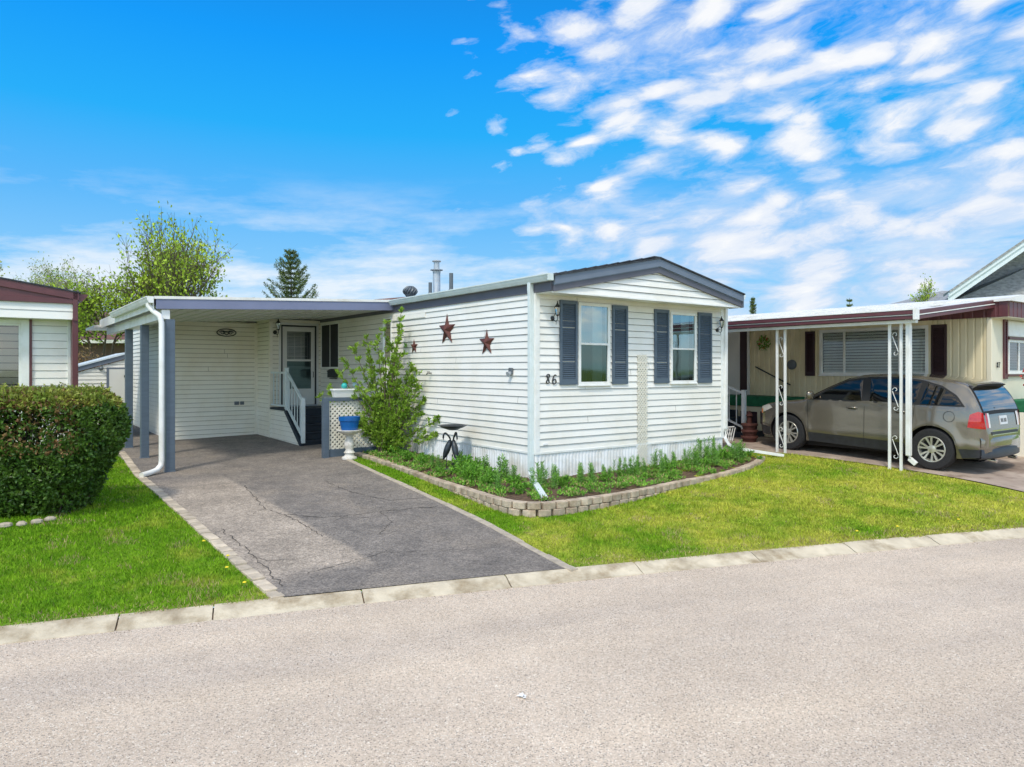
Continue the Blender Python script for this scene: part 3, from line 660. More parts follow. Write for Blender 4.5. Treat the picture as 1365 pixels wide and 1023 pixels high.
# boxed gable with horizontal boards
OV=.45; def_z=lambda u:3.685+(4.175-3.685)*(1-abs(u-HW/2)/(HW/2))
mb=MB(); FG=Front(-OV+.03)
def clipg(z):
    # under the fascia: z <= def_z(u)-.24
    t=(z+.24-3.685)/(.49); t=max(0,t); return (t*HW/2,HW-t*HW/2)
siding(mb,FG,0,HW,3.44,4.02,clip=clipg,c=.1153)
mb.build('gable_panel',['siding','lap'],home)
mb=MB(); mb.box((0,-OV+.02,3.437),(HW,0,3.452)); pbox(mb,FG,.0,HW,3.425,3.45,.0,.025); mb.build('soffit','white',home)
mb=MB()
for (a,b_) in ((0,HW/2),(HW/2,HW)):
    e=lambda u,dz:(u,-OV,def_z(u)+dz)
    def band(z0,z1,d0,d1,mi): mb.hexa([(a,-OV-d1,def_z(a)+z0),(b_,-OV-d1,def_z(b_)+z0),(b_,-OV+.03-d0,def_z(b_)+z0),(a,-OV+.03-d0,def_z(a)+z0),(a,-OV-d1,def_z(a)+z1),(b_,-OV-d1,def_z(b_)+z1),(b_,-OV+.03-d0,def_z(b_)+z1),(a,-OV+.03-d0,def_z(a)+z1)],mi)
    band(-.135,0,0,.05,0); band(-.245,-.135,0,.022,1)
    band(-.150,-.135,0,.032,0)
mb.box((HW,-OV-.048,3.43),(HW+.02,-OV+.3,3.69),0)
mb.build('rake_fascia',['slate_l','fascia_d'],home)
mb=MB()
for (a,b_) in ((-.03,HW/2),(HW/2,HW+.03)):
    za=def_z(max(0,min(HW,a)))-(.007 if a<0 else 0); zb=def_z(min(HW,b_))-(.007 if b_>HW else 0)
    mb.hexa([(a,-OV-.075,za+.002),(b_,-OV-.075,zb+.002),(b_,HL+.3,zb+.002),(a,HL+.3,za+.002),(a,-OV-.075,za+.028),(b_,-OV-.075,zb+.028),(b_,HL+.3,zb+.028),(a,HL+.3,za+.028)])
    s=1 if a<0 else -1
v=-OV
while v<HL: # shingle course butts standing just proud
    mb.hexa([(HW/2-.12,v,def_z(HW/2)+.02),(HW/2+.12,v,def_z(HW/2)+.02),(HW/2+.12,v+.29,def_z(HW/2)+.02),(HW/2-.12,v+.29,def_z(HW/2)+.02),(HW/2-.10,v,def_z(HW/2)+.048),(HW/2+.10,v,def_z(HW/2)+.048),(HW/2+.10,v+.29,def_z(HW/2)+.036),(HW/2-.10,v+.29,def_z(HW/2)+.036)]); v+=.3
mb.build('roof','shingle',home)
mb=MB(); mb.box((-.03,-OV+.02,3.455),(0.0,HL,3.62)); mb.box((HW,-OV+.3,3.455),(HW+.03,HL,3.62)); mb.build('eave_board','fascia_d',home)
mb=MB(); gutterbox(mb,-.15,-.03,-OV-.04,5.02,3.605,3.715); mb.box((-.15,-OV-.045,3.61),(-.03,-OV-.038,3.715)); mb.build('gutter','whitecool',home)
mb=MB(); mb.prism([(HW+.03,-OV,3.6),(HW+.12,-OV,3.6),(HW+.16,-OV,3.69),(HW+.03,-OV,3.69)],(0,HL,0)); mb.build('gutter','whitecool',home)
mb=MB(); mb.rtube([(-.075,.045,3.62),(-.075,.045,3.5),(-.065,.045,3.4),(-.065,.045,.55),(-.075,.0,.47),(-.16,-.12,.43)],.085,.07); mb.rtube([(-.16,-.12,.43),(-.80,-1.22,.345)],.095,.075)
o=mb.build('downspout','whitecool',home,bevel=.006)
mb=MB(); mb.rtube([(-.795,-1.212,.3457),(-.803,-1.225,.3446)],.078,.058); mb.build('dark_mouth','seam',o)
mb=MB(); mb.rtube([(HW+.065,-.03,3.62),(HW+.065,-.03,3.4),(HW+.055,-.03,1.0),(HW+.055,-.03,.80),(HW+.09,-.08,.68),(HW+.20,-.14,.60),(5.98,-.66,.43)],.075,.06); mb.build('downspout','white',home,bevel=.006)
window(home,F0,*W1,split=2.645,fw=.055,glasses=('glass_lo','glass_hi')); window(home,F0,*W2,split=2.60,fw=.05,glasses=('glass_lo','glass_hi'))
for q in ((.497,.882,1.944,3.369),(1.715,2.094,1.942,3.347),(2.806,3.205,1.943,3.33),(4.058,4.475,1.935,3.33)): shutter(home,F0,*q)
window(home,S0,*SW1,fw=.03,curtain=False,glasses=('glass_dk',)); 
window(home,S0,*SW2,fw=.03,curtain=False,glasses=('screen_dark',),vsplit=(8.62,),out=.02)
lantern(home,F0,.345,3.05,.76); lantern(home,F0,4.67,3.0,.74)
def digit(mb,pl,a,z,s,ch,m=0):
    f={'8':[(.5+.24*math.sin(2*t),0.5+.46*math.cos(t)) for t in [math.pi*2*i/36 for i in range(37)]],
       '6':[(.78,.93),(.55,.99),(.32,.80),(.20,.50),(.19,.28),(.32,.06),(.55,.02),(.78,.15),(.82,.34),(.68,.52),(.45,.50),(.26,.36)],
       '7':[(.15,.82),(.18,.95),(.45,.92),(.82,.97),(.62,.60),(.45,.30),(.40,.02)]}[ch]
    if ch!='8': f=[(p.x,p.y) for p in catmull([(x,y,0) for x,y in f],4)]
    n=len(f); path=[pl.p(a+(x*.72+(y-.5)*.10)*s,z+y*s,.022) for x,y in f]
    rs=[]
    for i in range(n):
        p,q=f[max(0,i-1)],f[min(n-1,i+1)]; dx,dy=abs(q[0]-p[0]),abs(q[1]-p[1]); rs.append(s*(.035+.045*dy/(dx+dy+1e-6)))
    mb.tube(path,rs,6)
mb=MB(); digit(mb,F0,.185,1.965,.165,'8'); digit(mb,F0,.325,1.955,.160,'6'); mb.build('house_number','ink',home,smooth=50)
mb=MB(); pbox(mb,S0,.59,.69,2.12,2.23,.016,.05); mb.build('vent_plate','greymetal',home,bevel=.008)
mb=MB(); pbox(mb,F0,.14,.24,.955,.985,.016,.03); mb.build('vent_plate','skirt',home,bevel=.004)
mb=MB(); mb.tube([S0.p(.64,2.14,.04),S0.p(.64,2.12,.10)],[.035,.045],10); mb.build('dryer_hood','steel',home,smooth=40)
# flue, roof vents
mb=MB(); c=(2.40,7.26,4.15); mb.lathe(c,[(.13,0),(.10,.06),(.10,.62),(.105,.62),(.105,.66),(.11,.67),(.17,.685),(.17,.70),(.10,.72)],18); mb.lathe((c[0],c[1],c[2]+.72),[(.075,0),(.075,.19)],14); mb.lathe((c[0],c[1],c[2]+.91),[(.115,0),(.12,.02),(.10,.04),(.01,.055)],16)
mb.build('chimney_flue','steel',home,smooth=30)
for (u,v,r,h) in ((2.0,6.9,.045,.36),(2.2,6.2,.05,.50)):
    mb=MB(); mb.tube([(u,v,def_z(u)),(u,v,def_z(u)+h)],r,12); mb.tube([(u,v,def_z(u)),(u,v,def_z(u)+.1)],[r*2.2,r*1.1],12); mb.build('vent_pipe','greymetal',home,smooth=40)
mb=MB(); c=(2.2,8.35,def_z(2.2)-.02); mb.lathe(c,[(.12,0),(.11,.12)],14); 
for k in range(14):
    a=k*2*math.pi/14; mb.tube([(c[0]+math.cos(a+t*.9)*.19*math.sin(.35+t*2.4),c[1]+math.sin(a+t*.9)*.19*math.sin(.35+t*2.4),c[2]+.12+.26*t) for t in [i/6 for i in range(7)]],.022,5)
mb.lathe((c[0],c[1],c[2]+.12),[(.13,0),(.17,.12),(.13,.22),(.03,.28)],14); mb.build('turbine_vent','greymetal',home,smooth=40)
# trellis strip in front of the gable wall
mb=MB(); FT=Front(-.020)
def lattice(mb,pl,a0,a1,z0,z1,p=.062,w=.024,t=.006,d=0):
    H=z1-z0; Wd=a1-a0
    for sg in(1,-1):
        k=-int(H/p)-2
        while k*p<Wd+H+p:
            # line a = k*p + sg*(z-z0) (+H for sg -1)
            pts=[]
            x0=a0+k*p-(0 if sg>0 else -0); 
            if sg>0: fa=lambda z:a0+k*p+(z-z0)
            else: fa=lambda z:a0+k*p+H-(z-z0)-H
            # clip z-range so that fa within [a0,a1]
            if sg>0: za=max(z0,z0+(-k*p)); zb=min(z1,z0+(Wd-k*p))
            else:
                fa=lambda z:a0+k*p-(z-z0); za=max(z0,z0+(k*p-Wd)); zb=min(z1,z0+k*p)
            if zb>za+.004:
                A=(fa(za),za);B=(fa(zb),zb); n=(w/2*.707,-sg*w/2*.707); dd=d+(t if sg>0 else 0)
                mb.hexa([pl.p(A[0]-n[0],A[1]-n[1],dd),pl.p(A[0]+n[0],A[1]+n[1],dd),pl.p(B[0]+n[0],B[1]+n[1],dd),pl.p(B[0]-n[0],B[1]-n[1],dd),pl.p(A[0]-n[0],A[1]-n[1],dd+t),pl.p(A[0]+n[0],A[1]+n[1],dd+t),pl.p(B[0]+n[0],B[1]+n[1],dd+t),pl.p(B[0]-n[0],B[1]-n[1],dd+t)])
            k+=1
lattice(mb,FT,2.36,2.62,.42,2.47,p=.070,w=.027,t=.003,d=.0)
tag(mb.build('trellis','lattice',base=(2.49,-.03,.3)),'narrow cream diagonal lattice trellis standing against the gable wall between the two windows','trellis')
# barn stars, butterfly
def star(v,z,r,label):
    mb=MB(); c=S0.p(v,z,.02+r*.22); ring=[]
    for k in range(10):
        a=math.pi/2+k*math.pi/5; rr=r if k%2==0 else r*.40; ring.append(S0.p(v+rr*math.cos(a),z+rr*math.sin(a),.02))
    mb.add([c]+ring,[(0,1+k,1+(k+1)%10) for k in range(10)]+[tuple(range(10,0,-1))])
    tag(mb.build('barn_star','rust',base=(0,v,z)),label,'wall star','rusty stars on the side wall')
star(4.07,2.68,.165,'smallest rusty metal star on the white side wall, next to the shrub'); star(2.747,2.97,.32,'largest rusty metal star, in the middle of the three on the side wall'); star(1.384,2.68,.25,'medium rusty metal star on the side wall nearest the house corner')
mb=MB()
for s in(-1,1):
    for a in(.6,-.5): mb.leaf(Vector(S0.p(4.42,2.72,.03)),Vector((-.15,s*math.cos(a),math.sin(a))),.085,.06,up=Vector((1,0,0)))
mb.tube([S0.p(4.42,2.68,.03),S0.p(4.42,2.76,.035)],.007,5); tag(mb.build('butterfly_ornament','leaf_blue',base=(0,4.42,2.72)),'small green ornament on the side wall left of the smallest star','wall ornament')
mb=MB(); mb.tube([S0.p(3.35,2.13,.02),S0.p(3.35,2.13,.11),S0.p(3.35,2.10,.13)],.012,6); mb.lathe(S0.p(3.35,2.15,.09),[(.03,0),(.03,.012)],8); tag(mb.build('wall_tap','iron',base=(0,3.35,2.13)),'small dark tap sticking out of the side wall right of the shrub','tap')
# mailbox
mb=MB(); pbox(mb,S0,8.06,8.50,2.0,2.16,.02,.13); mb.prism([S0.p(8.05,2.16,.02),S0.p(8.05,2.23,.02),S0.p(8.05,2.17,.145),S0.p(8.05,2.15,.145)],(0,.46,0)); pbox(mb,S0,8.1,8.46,1.965,1.99,.03,.09)
tag(mb.build('mailbox','iron',base=(0,8.28,2.0),bevel=.006),'black wall mailbox under the dark side window by the door','mailbox')
# ================================================================== CARPORT
cp=thing('carport','white flat-roofed carport with lavender blue fascia and three slate blue posts','carport',(-2.4,5.1,.35))
CV0,CV1=5.02,9.6; zt=lambda u:3.52+(u+4.75)*(.20/4.6)
mb=MB(); u0,u1=-4.78,-.05
def slab(mb,ua,ub,va,vb,dz0,dz1,mi=0): mb.hexa([(ua,va,zt(ua)+dz0),(ub,va,zt(ub)+dz0),(ub,vb,zt(ub)+dz0),(ua,vb,zt(ua)+dz0),(ua,va,zt(ua)+dz1),(ub,va,zt(ub)+dz1),(ub,vb,zt(ub)+dz1),(ua,vb,zt(ua)+dz1)],mi)
slab(mb,u0,u1,CV0-.01,12.6,-.03,.0); slab(mb,u0-.01,u1,CV0-.045,CV0-.01,-.045,.006)
mb.build('roof','roofwhite',cp)
mb=MB(); slab(mb,u0+.02,u1+.05,CV0-.03,CV0+.0,-.225,-.047); mb.build('front_fascia','fascia',cp,bevel=.004)
mb=MB(); u=u0+.03
while u<u1-.03: # ribbed ceiling pans
    slab(mb,u,min(u+.285,u1-.02),CV0+.02,12.4,-.17,-.155); slab(mb,u+.285,min(u+.30,u1-.02),CV0+.02,12.4,-.19,-.155); u+=.30
mb.build('ceiling','soffit',cp)
mb=MB(); mb.box((-4.66,CV0+.02,3.12),(-4.52,12.3,3.29)); mb.build('side_beam','white',cp,bevel=.004)
mb=MB(); mb.box((-4.80,CV0+.02,3.29),(-4.785,12.5,3.50)); mb.build('side_fascia','white',cp)
mb=MB(); gutterbox(mb,-4.92,-4.803,CV0-.05,9.7,3.40,3.515); mb.build('gutter','white',cp)
mb=MB(); mb.tube([(-4.86,CV0+.12,3.40),(-4.86,CV0+.12,3.36),(-4.80,CV0+.08,3.27),(-4.70,CV0-.02,3.17),(-4.67,CV0-.03,3.05),(-4.67,CV0-.03,.55),(-4.685,CV0-.04,.47),(-4.76,CV0-.10,.40),(-4.88,CV0-.2,.375),(-5.05,CV0-.36,.36)],.048,12); mb.build('downspout','white',cp,smooth=50)
for (u,v,w) in ((-4.51,5.12,.155),(-4.58,7.25,.15),(-4.58,9.25,.15)):
    mb=MB(); z=gf(u,v); mb.box((u-w/2,v-w/2,z),(u+w/2,v+w/2,3.12)); mb.box((u-w/2-.012,v-w/2-.012,z),(u+w/2+.012,v+w/2+.012,z+.02)); mb.build('post','slate',cp,bevel=.006)
# ================================================================== ADDITION with the entry
ad=thing('house_addition','cream-sided addition behind the carport with a white entrance door','house addition',(-2.4,10.35,.42))
FB=Front(10.35); FD=Front(9.25); SP=Side(-1.35); SL=Side(-3.5)
LW1=(10.72,11.15,2.42,3.10); LW2=(13.3,14.1,2.05,3.15)
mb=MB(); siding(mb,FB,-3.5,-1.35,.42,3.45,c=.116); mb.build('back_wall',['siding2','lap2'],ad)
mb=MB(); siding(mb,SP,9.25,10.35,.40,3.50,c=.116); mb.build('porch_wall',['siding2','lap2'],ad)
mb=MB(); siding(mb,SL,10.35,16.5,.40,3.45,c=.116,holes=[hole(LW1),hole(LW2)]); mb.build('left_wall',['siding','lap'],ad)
mb=MB(); mb.quad((-3.4,16.4,.3),(0,16.4,.3),(0,16.4,3.4),(-3.4,16.4,3.4)); mb.build('rear_wall','siding2',ad)
DR=(-1.08,-.14,1.26,3.36)
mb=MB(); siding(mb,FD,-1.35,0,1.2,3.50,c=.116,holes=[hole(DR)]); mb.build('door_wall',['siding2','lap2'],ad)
mb=MB()
mb.box((-1.376,9.224,.4),(-1.30,9.25,3.45)); mb.box((-1.376,9.25,.4),(-1.35,9.31,3.45)); mb.build('corner_trim','siding2',ad)
mb=MB(); mb.box((-1.42,10.325,.42),(-1.376,10.35,3.45)); mb.box((-1.376,10.30,.42),(-1.352,10.35,3.45)); mb.build('corner_trim','siding2',ad)
mb=MB(); mb.box((-3.526,10.324,.4),(-3.44,10.35,3.45)); mb.box((-3.526,10.35,.4),(-3.50,10.42,3.45)); mb.build('corner_trim','siding2',ad)
slabm=MB(); 
slabm.hexa([(-4.95,12.3,3.30),(-3.55,12.3,3.36),(-3.55,14.2,3.36),(-4.95,14.2,3.30),(-4.95,12.3,3.36),(-3.55,12.3,3.52),(-3.55,14.2,3.52),(-4.95,14.2,3.36)]); slabm.box((-3.55,12.6,3.45),(0,16.6,3.52)); slabm.build('roof','roofwhite',ad)
# storm door
a0,a1,b0,b1=DR
f=MB()
pbox(f,FD,a0,a0+.035,b0,b1,.0,.03,1); pbox(f,FD,a1-.035,a1,b0,b1,.0,.03,1); pbox(f,FD,a0,a1,b1-.035,b1,.0,.032,1)
pbox(f,FD,a0-.06,a0-.002,b0,b1+.06,.0,.028,0); pbox(f,FD,a1+.002,a1+.06,b0,b1+.06,.0,.028,0); pbox(f,FD,a0-.06,a1+.06,b1+.002,b1+.062,.0,.03,0); pbox(f,FD,a0,a1,b0-.02,b0+.015,.0,.06,2)
f.build('door_frame',['door','darkframe','steel'],ad)
d=MB(); A0,A1,B0,B1=a0+.04,a1-.04,b0+.02,b1-.04; g0,g1=A0+.115,A1-.10
pbox(d,FD,A0,g0,B0,B1,-.03,.012); pbox(d,FD,g1,A1,B0,B1,-.03,.012); pbox(d,FD,g0,g1,B0,B0+.42,-.03,.010); pbox(d,FD,g0,g1,B1-.12,B1,-.03,.010); pbox(d,FD,g0,g1,2.42,2.47,-.03,.010)
d.quad(FD.p(A0,B0,-.12),FD.p(A1,B0,-.12),FD.p(A1,B1,-.12),FD.p(A0,B1,-.12))
dr=d.build('door','door',ad,bevel=.004)
g=MB(); g.quad(FD.p(g0,2.47,0),FD.p(g1,2.47,0),FD.p(g1,B1-.12,0),FD.p(g0,B1-.12,0)); g.build('pane','glass_dk',dr)
g=MB(); g.quad(FD.p(g0,B0+.42,.002),FD.p(g1,B0+.42,.002),FD.p(g1,2.42,.002),FD.p(g0,2.42,.002)); g.build('screen','glass_lo',dr)
g=MB(); pbox(g,FD,g0+.02,g1-.02,2.3,B1-.14,-.115,-.09,0)
for k in range(4): x=lerp(g0+.06,g1-.06,k/3); pbox(g,FD,x-.008,x+.008,2.45,B1-.2,-.09,-.085,1)
for k in range(3): z=lerp(2.55,B1-.25,k/2); pbox(g,FD,g0+.06,g1-.06,z-.008,z+.008,-.089,-.082,1)
g.build('inner_door_light',['blind','door'],dr)
g=MB(); g.tube([FD.p(A1-.05,2.0,.012),FD.p(A1-.05,2.0,.05),FD.p(A1-.05,2.14,.05),FD.p(A1-.05,2.14,.012)],.009,6); g.build('handle','iron',dr)
lantern(ad,FD,-1.235,3.16,.95)
window(ad,SL,*LW1,fw=.04,curtain=False); window(ad,SL,*LW2,fw=.06,curtain=False,vsplit=(13.55,13.85),split=2.6,glasses=('glass_hi','glass_hi'))
# iron plaque and outlet on back wall
mb=MB(); pbox(mb,FB,-1.95,-1.83,1.27,1.36,.016,.03); pbox(mb,FB,-1.80,-1.70,1.27,1.36,.016,.03); mb.build('power_outlet','greymetal',ad,bevel=.004)
mb=MB(); cx,cz=-2.15,3.17
mb.tube([FB.p(cx+.24*math.cos(t),cz+.095*math.sin(t),.03) for t in [i*math.pi/12 for i in range(25)]],.014,6)
for s in(-1,1):
    mb.tube([FB.p(cx+s*(.10+.075*math.cos(t)*(1-t/14)),cz+.055*math.sin(t)*(1-t/14),.035) for t in [i*.45 for i in range(18)]],.010,5)
mb.tube([FB.p(cx-.08,cz-.01,.035),FB.p(cx,cz-.06,.04),FB.p(cx+.08,cz-.01,.035)],.012,5); mb.tube([FB.p(cx-.1,cz+.02,.035),FB.p(cx+.1,cz+.02,.035)],.018,5)
tag(mb.build('wall_plaque','bronze',base=(cx,10.35,cz),smooth=50),'oval dark iron scroll plaque high on the cream carport back wall','wall plaque')
mb=MB(); mb.tube([SL.p(10.9,2.2,.02),SL.p(10.8,2.05,.03),SL.p(10.6,1.95,.04),SL.p(10.45,1.7,.03),SL.p(10.42,.9,.02)],.008,5); mb.build('cable','greymetal',ad)
# ================================================================== PORCH STEPS
st=thing('porch_steps','navy blue entry steps with cream boarded side below the door','steps',(-.8,7.8,.4))
u0,u1=-1.33,-.02; zb=.37; n=5; rz=(1.24-zb)/n; vs0=7.05; run=.265
for k in range(n-1):
    va=vs0+k*run; zt_=zb+rz*(k+1)
    mb=MB(); mb.box((u0+.02,va,zb if k==0 else zt_-rz+.0),(u1,va+.02,zt_-.035)); mb.box((u0,va-.03,zt_-.035),(u1,va+run-.001,zt_)); mb.build('tread','steps',st,bevel=.005)
mb=MB(); mb.box((u0,vs0+(n-1)*run-.03,1.205),(u1,9.24,1.24)); mb.box((u0+.02,vs0+(n-1)*run,1.0),(u1,vs0+(n-1)*run+.02,1.203)); mb.build('landing','steps',st,bevel=.005)
mb=MB(); SS=Side(-1.35)
z=.36; V0=7.03
def clips(z): # board side: right boundary along the stair slope
    t=max(0,min(1,(z-.42)/(1.2-.42))); return (V0+t*(8.12-V0),9.25)
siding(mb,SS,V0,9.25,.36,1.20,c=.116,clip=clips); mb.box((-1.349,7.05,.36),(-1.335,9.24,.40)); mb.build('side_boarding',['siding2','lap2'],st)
mb=MB(); mb.hexa([(-1.375,7.0,.36),(-1.335,7.0,.36),(-1.335,8.14,1.17),(-1.375,8.14,1.17),(-1.375,7.0,.50),(-1.335,7.0,.50),(-1.335,8.08,1.24),(-1.375,8.08,1.24)]); mb.box((-1.375,8.08,1.19),(-1.335,9.22,1.238)); mb.build('stringer','steps',st)
mb=MB(); mb.box((-1.374,6.985,.36),(-1.30,7.02,.55)); mb.build('bottom_cap','steps',st)
rl=thing('handrail','pale grey-white slatted handrail on the left of the entry steps','handrail',(-1.33,7.05,.5))
def rail(par,u,top,bot,pz=.95,posts=True,m='white',w=.045,nb=9,lift=.10):
    (va,za),(vb,zb_)=bot,top
    for (v,z) in (bot,top):
        mb=MB(); mb.box((u-w*.9,v-w*.9,z),(u+w*.9,v+w*.9,z+pz+.10)); mb.box((u-w*1.1,v-w*1.1,z+pz+.10),(u+w*1.1,v+w*1.1,z+pz+.118)); mb.build('post',m,par,bevel=.004)
    for name,h0,h1 in (('top_rail',pz-.0,pz+.05),('bottom_rail',lift,lift+.04)):
        mb=MB(); mb.hexa([(u-w*.6,va,za+h0),(u+w*.6,va,za+h0),(u+w*.6,vb,zb_+h0),(u-w*.6,vb,zb_+h0),(u-w*.6,va,za+h1),(u+w*.6,va,za+h1),(u+w*.6,vb,zb_+h1),(u-w*.6,vb,zb_+h1)]); mb.build(name,m,par)
    for k in range(nb):
        t=(k+1)/(nb+1); v=lerp(va,vb,t); z=lerp(za,zb_,t); mb=MB(); mb.box((u-.009,v-.009,z+lift+.03),(u+.009,v+.009,z+pz+.01)); mb.build('baluster',m,par)
rail(rl,-1.33,(8.08,1.20),(6.97,.50),pz=.93,m='whitecool',nb=5)
mb=MB(); mb.box((-1.36,8.1,2.10),(-1.30,9.2,2.15)); mb.build('top_rail','whitecool',rl)
mb=MB(); mb.box((-1.355,8.1,1.29),(-1.305,9.2,1.33)); mb.build('bottom_rail','whitecool',rl)
for k in range(4): mb=MB(); v=lerp(8.3,9.05,k/3); mb.box((-1.342,v-.012,1.32),(-1.318,v+.012,2.11)); mb.build('baluster','whitecool',rl)
# ================================================================== LATTICE SCREEN
ls=thing('lattice_screen','white diagonal lattice panel in a slate blue frame beside the steps','lattice screen',(-.8,4.92,.4))
FLs=Front(4.95); mb=MB(); pbox(mb,FLs,-1.66,-1.54,.36,1.62,-.06,.06); mb.build('post','slate',ls,bevel=.005)
mb=MB(); pbox(mb,FLs,-1.54,-.03,1.545,1.62,-.06,.058); mb.build('top_rail','slate',ls,bevel=.005)
mb=MB(); pbox(mb,FLs,-1.54,-.03,.36,.55,-.03,.03); mb.build('bottom_board','slate',ls,bevel=.005)
mb=MB(); lattice(mb,FLs,-1.54,-.05,.55,1.545,p=.098,w=.038); mb.build('lattice','lattice',ls)
# planter boxes, glass balls
def box_planter(u,v,z,L_,Wd,h,m,name,label,cat):
    mb=MB(); t=.03
    mb.hexa([(u-L_/2+t,v-Wd/2+t,z),(u+L_/2-t,v-Wd/2+t,z),(u+L_/2-t,v+Wd/2-t,z),(u-L_/2+t,v+Wd/2-t,z),(u-L_/2,v-Wd/2,z+h-.03),(u+L_/2,v-Wd/2,z+h-.03),(u+L_/2,v+Wd/2,z+h-.03),(u-L_/2,v+Wd/2,z+h-.03)])
    for (a,b_,c,d) in ((-L_/2-.015,L_/2+.015,-Wd/2-.015,-Wd/2+.01),(-L_/2-.015,L_/2+.015,Wd/2-.01,Wd/2+.015),(-L_/2-.015,-L_/2+.01,-Wd/2+.01,Wd/2-.01),(L_/2-.01,L_/2+.015,-Wd/2+.01,Wd/2-.01)): mb.box((u+a,v+c,z+h-.035),(u+b_,v+d,z+h))
    return tag(mb.build(name,m,base=(u,v,z),bevel=.006),label,cat)
box_planter(-1.06,4.95,1.62,.78,.18,.18,'white','planter_box','long white planter box resting on the lattice screen','planter')
for (u,v,z,r,m_,lb) in ((-1.19,4.95,1.86,.065,'teal','teal glass ball in the white planter box'),(-.93,4.95,1.885,.07,'ltblue','pale blue glass ball half hidden by the shrub over the planter box')):
    mb=MB(); mb.lathe((u,v,z),[(.002,-r)]+[(r*math.cos(t),r*math.sin(t)) for t in [math.pi*(-.42+.84*i/10) for i in range(11)]]+[(.002,r)],16); mb.lathe((u,v,z-r-.05),[(.02,0),(.015,.06)],8); tag(mb.build('glass_ball',m_,base=(u,v,z),smooth=True),lb,'garden ball','glass balls on the planter')
# concrete bird bath with blue tub
c=(-1.27,4.50,gf(-1.27,4.5)); bb=thing('bird_bath','pale concrete bird bath on a baluster-shaped pedestal in front of the lattice','bird bath',c)
mb=MB(); mb.lathe(c,[(.15,0),(.155,.03),(.14,.05),(.105,.065),(.09,.09),(.10,.12),(.115,.135),(.09,.16),(.075,.19),(.095,.25),(.105,.31),(.09,.37),(.065,.42),(.06,.45),(.085,.475),(.09,.49)],24); mb.build('pedestal','concrete',bb,smooth=50)
mb=MB(); mb.lathe((c[0],c[1],c[2]+.49),[(.07,0),(.12,.015),(.20,.05),(.24,.08),(.25,.10),(.245,.11),(.22,.105),(.15,.07),(.02,.055)],32); mb.build('bowl','concrete',bb,smooth=50)
z=c[2]+.58; mb=MB(); mb.lathe((c[0],c[1],z),[(.13,0),(.165,.01),(.205,.20),(.222,.205),(.225,.28),(.218,.285),(.20,.28),(.19,.22)],32,sy=.8); mb.lathe((c[0],c[1],z+.24),[(.19,0),(.18,.01)],32,1,sy=.8)
tag(mb.build('blue_planter',['bluepot','soil'],base=(c[0],c[1],z),smooth=35),'bright blue plastic planter tub sitting on the pale concrete bird bath','planter')
# heron bird bath
c=(-.42,1.90,gf(-.42,1.9)+.03); hb=thing('heron_bird_bath','dark metal bird bath dish held up by three herons in the flower bed','bird bath',c)
mb=MB(); mb.lathe((c[0],c[1],c[2]+.74),[(.06,0),(.10,.012),(.20,.05),(.255,.08),(.27,.088),(.25,.09),(.19,.06),(.05,.03)],28); mb.build('dish','bronze',hb,smooth=50)
mb=MB(); mb.lathe((c[0],c[1],c[2]),[(.17,0),(.17,.02),(.13,.04),(.02,.05)],20); mb.tube([(c[0],c[1],c[2]),(c[0],c[1],c[2]+.3)],.012,6); mb.build('base','bronze',hb,smooth=50)
for k in range(3):
    a=k*2.094+.5; ca,sa=math.cos(a),math.sin(a); q=lambda r,z:(c[0]+ca*r,c[1]+sa*r,c[2]+z)
    mb=MB(); mb.tube([tuple(p) for p in catmull([q(.17,.20),q(.13,.30),q(.085,.42),q(.05,.52),q(.04,.58),q(.075,.64),q(.125,.685),q(.155,.66),q(.165,.60),q(.155,.55)],4)],[.004+.055*math.sin(min(1,i/15)*math.pi)**1.0+(.012 if i>12 else 0) for i in range(33)]+[.008,.006,.004,.002],8)
    for s in(-1,1): mb.tube([(c[0]+ca*.09-sa*s*.02,c[1]+sa*.09+ca*s*.02,c[2]+.34),(c[0]+ca*.11-sa*s*.025,c[1]+sa*.11+ca*s*.025,c[2]+.18),(c[0]+ca*.10-sa*s*.025,c[1]+sa*.10+ca*s*.025,c[2]+.02)],.007,5)
    mb.build('heron','bronze',hb,smooth=60)
# ================================================================== VEGETATION
rv=lambda s=1:Vector((random.gauss(0,s),random.gauss(0,s),random.gauss(0,s)))
# upright shrub against the side wall
bc=(-.40,4.62,gf(-.4,4.62)+.02); sh=thing('leafy_shrub','tall loose leafy shrub with upright shoots growing against the white side wall','shrub',bc)
st_=MB(); lf=MB(); B=Vector(bc)
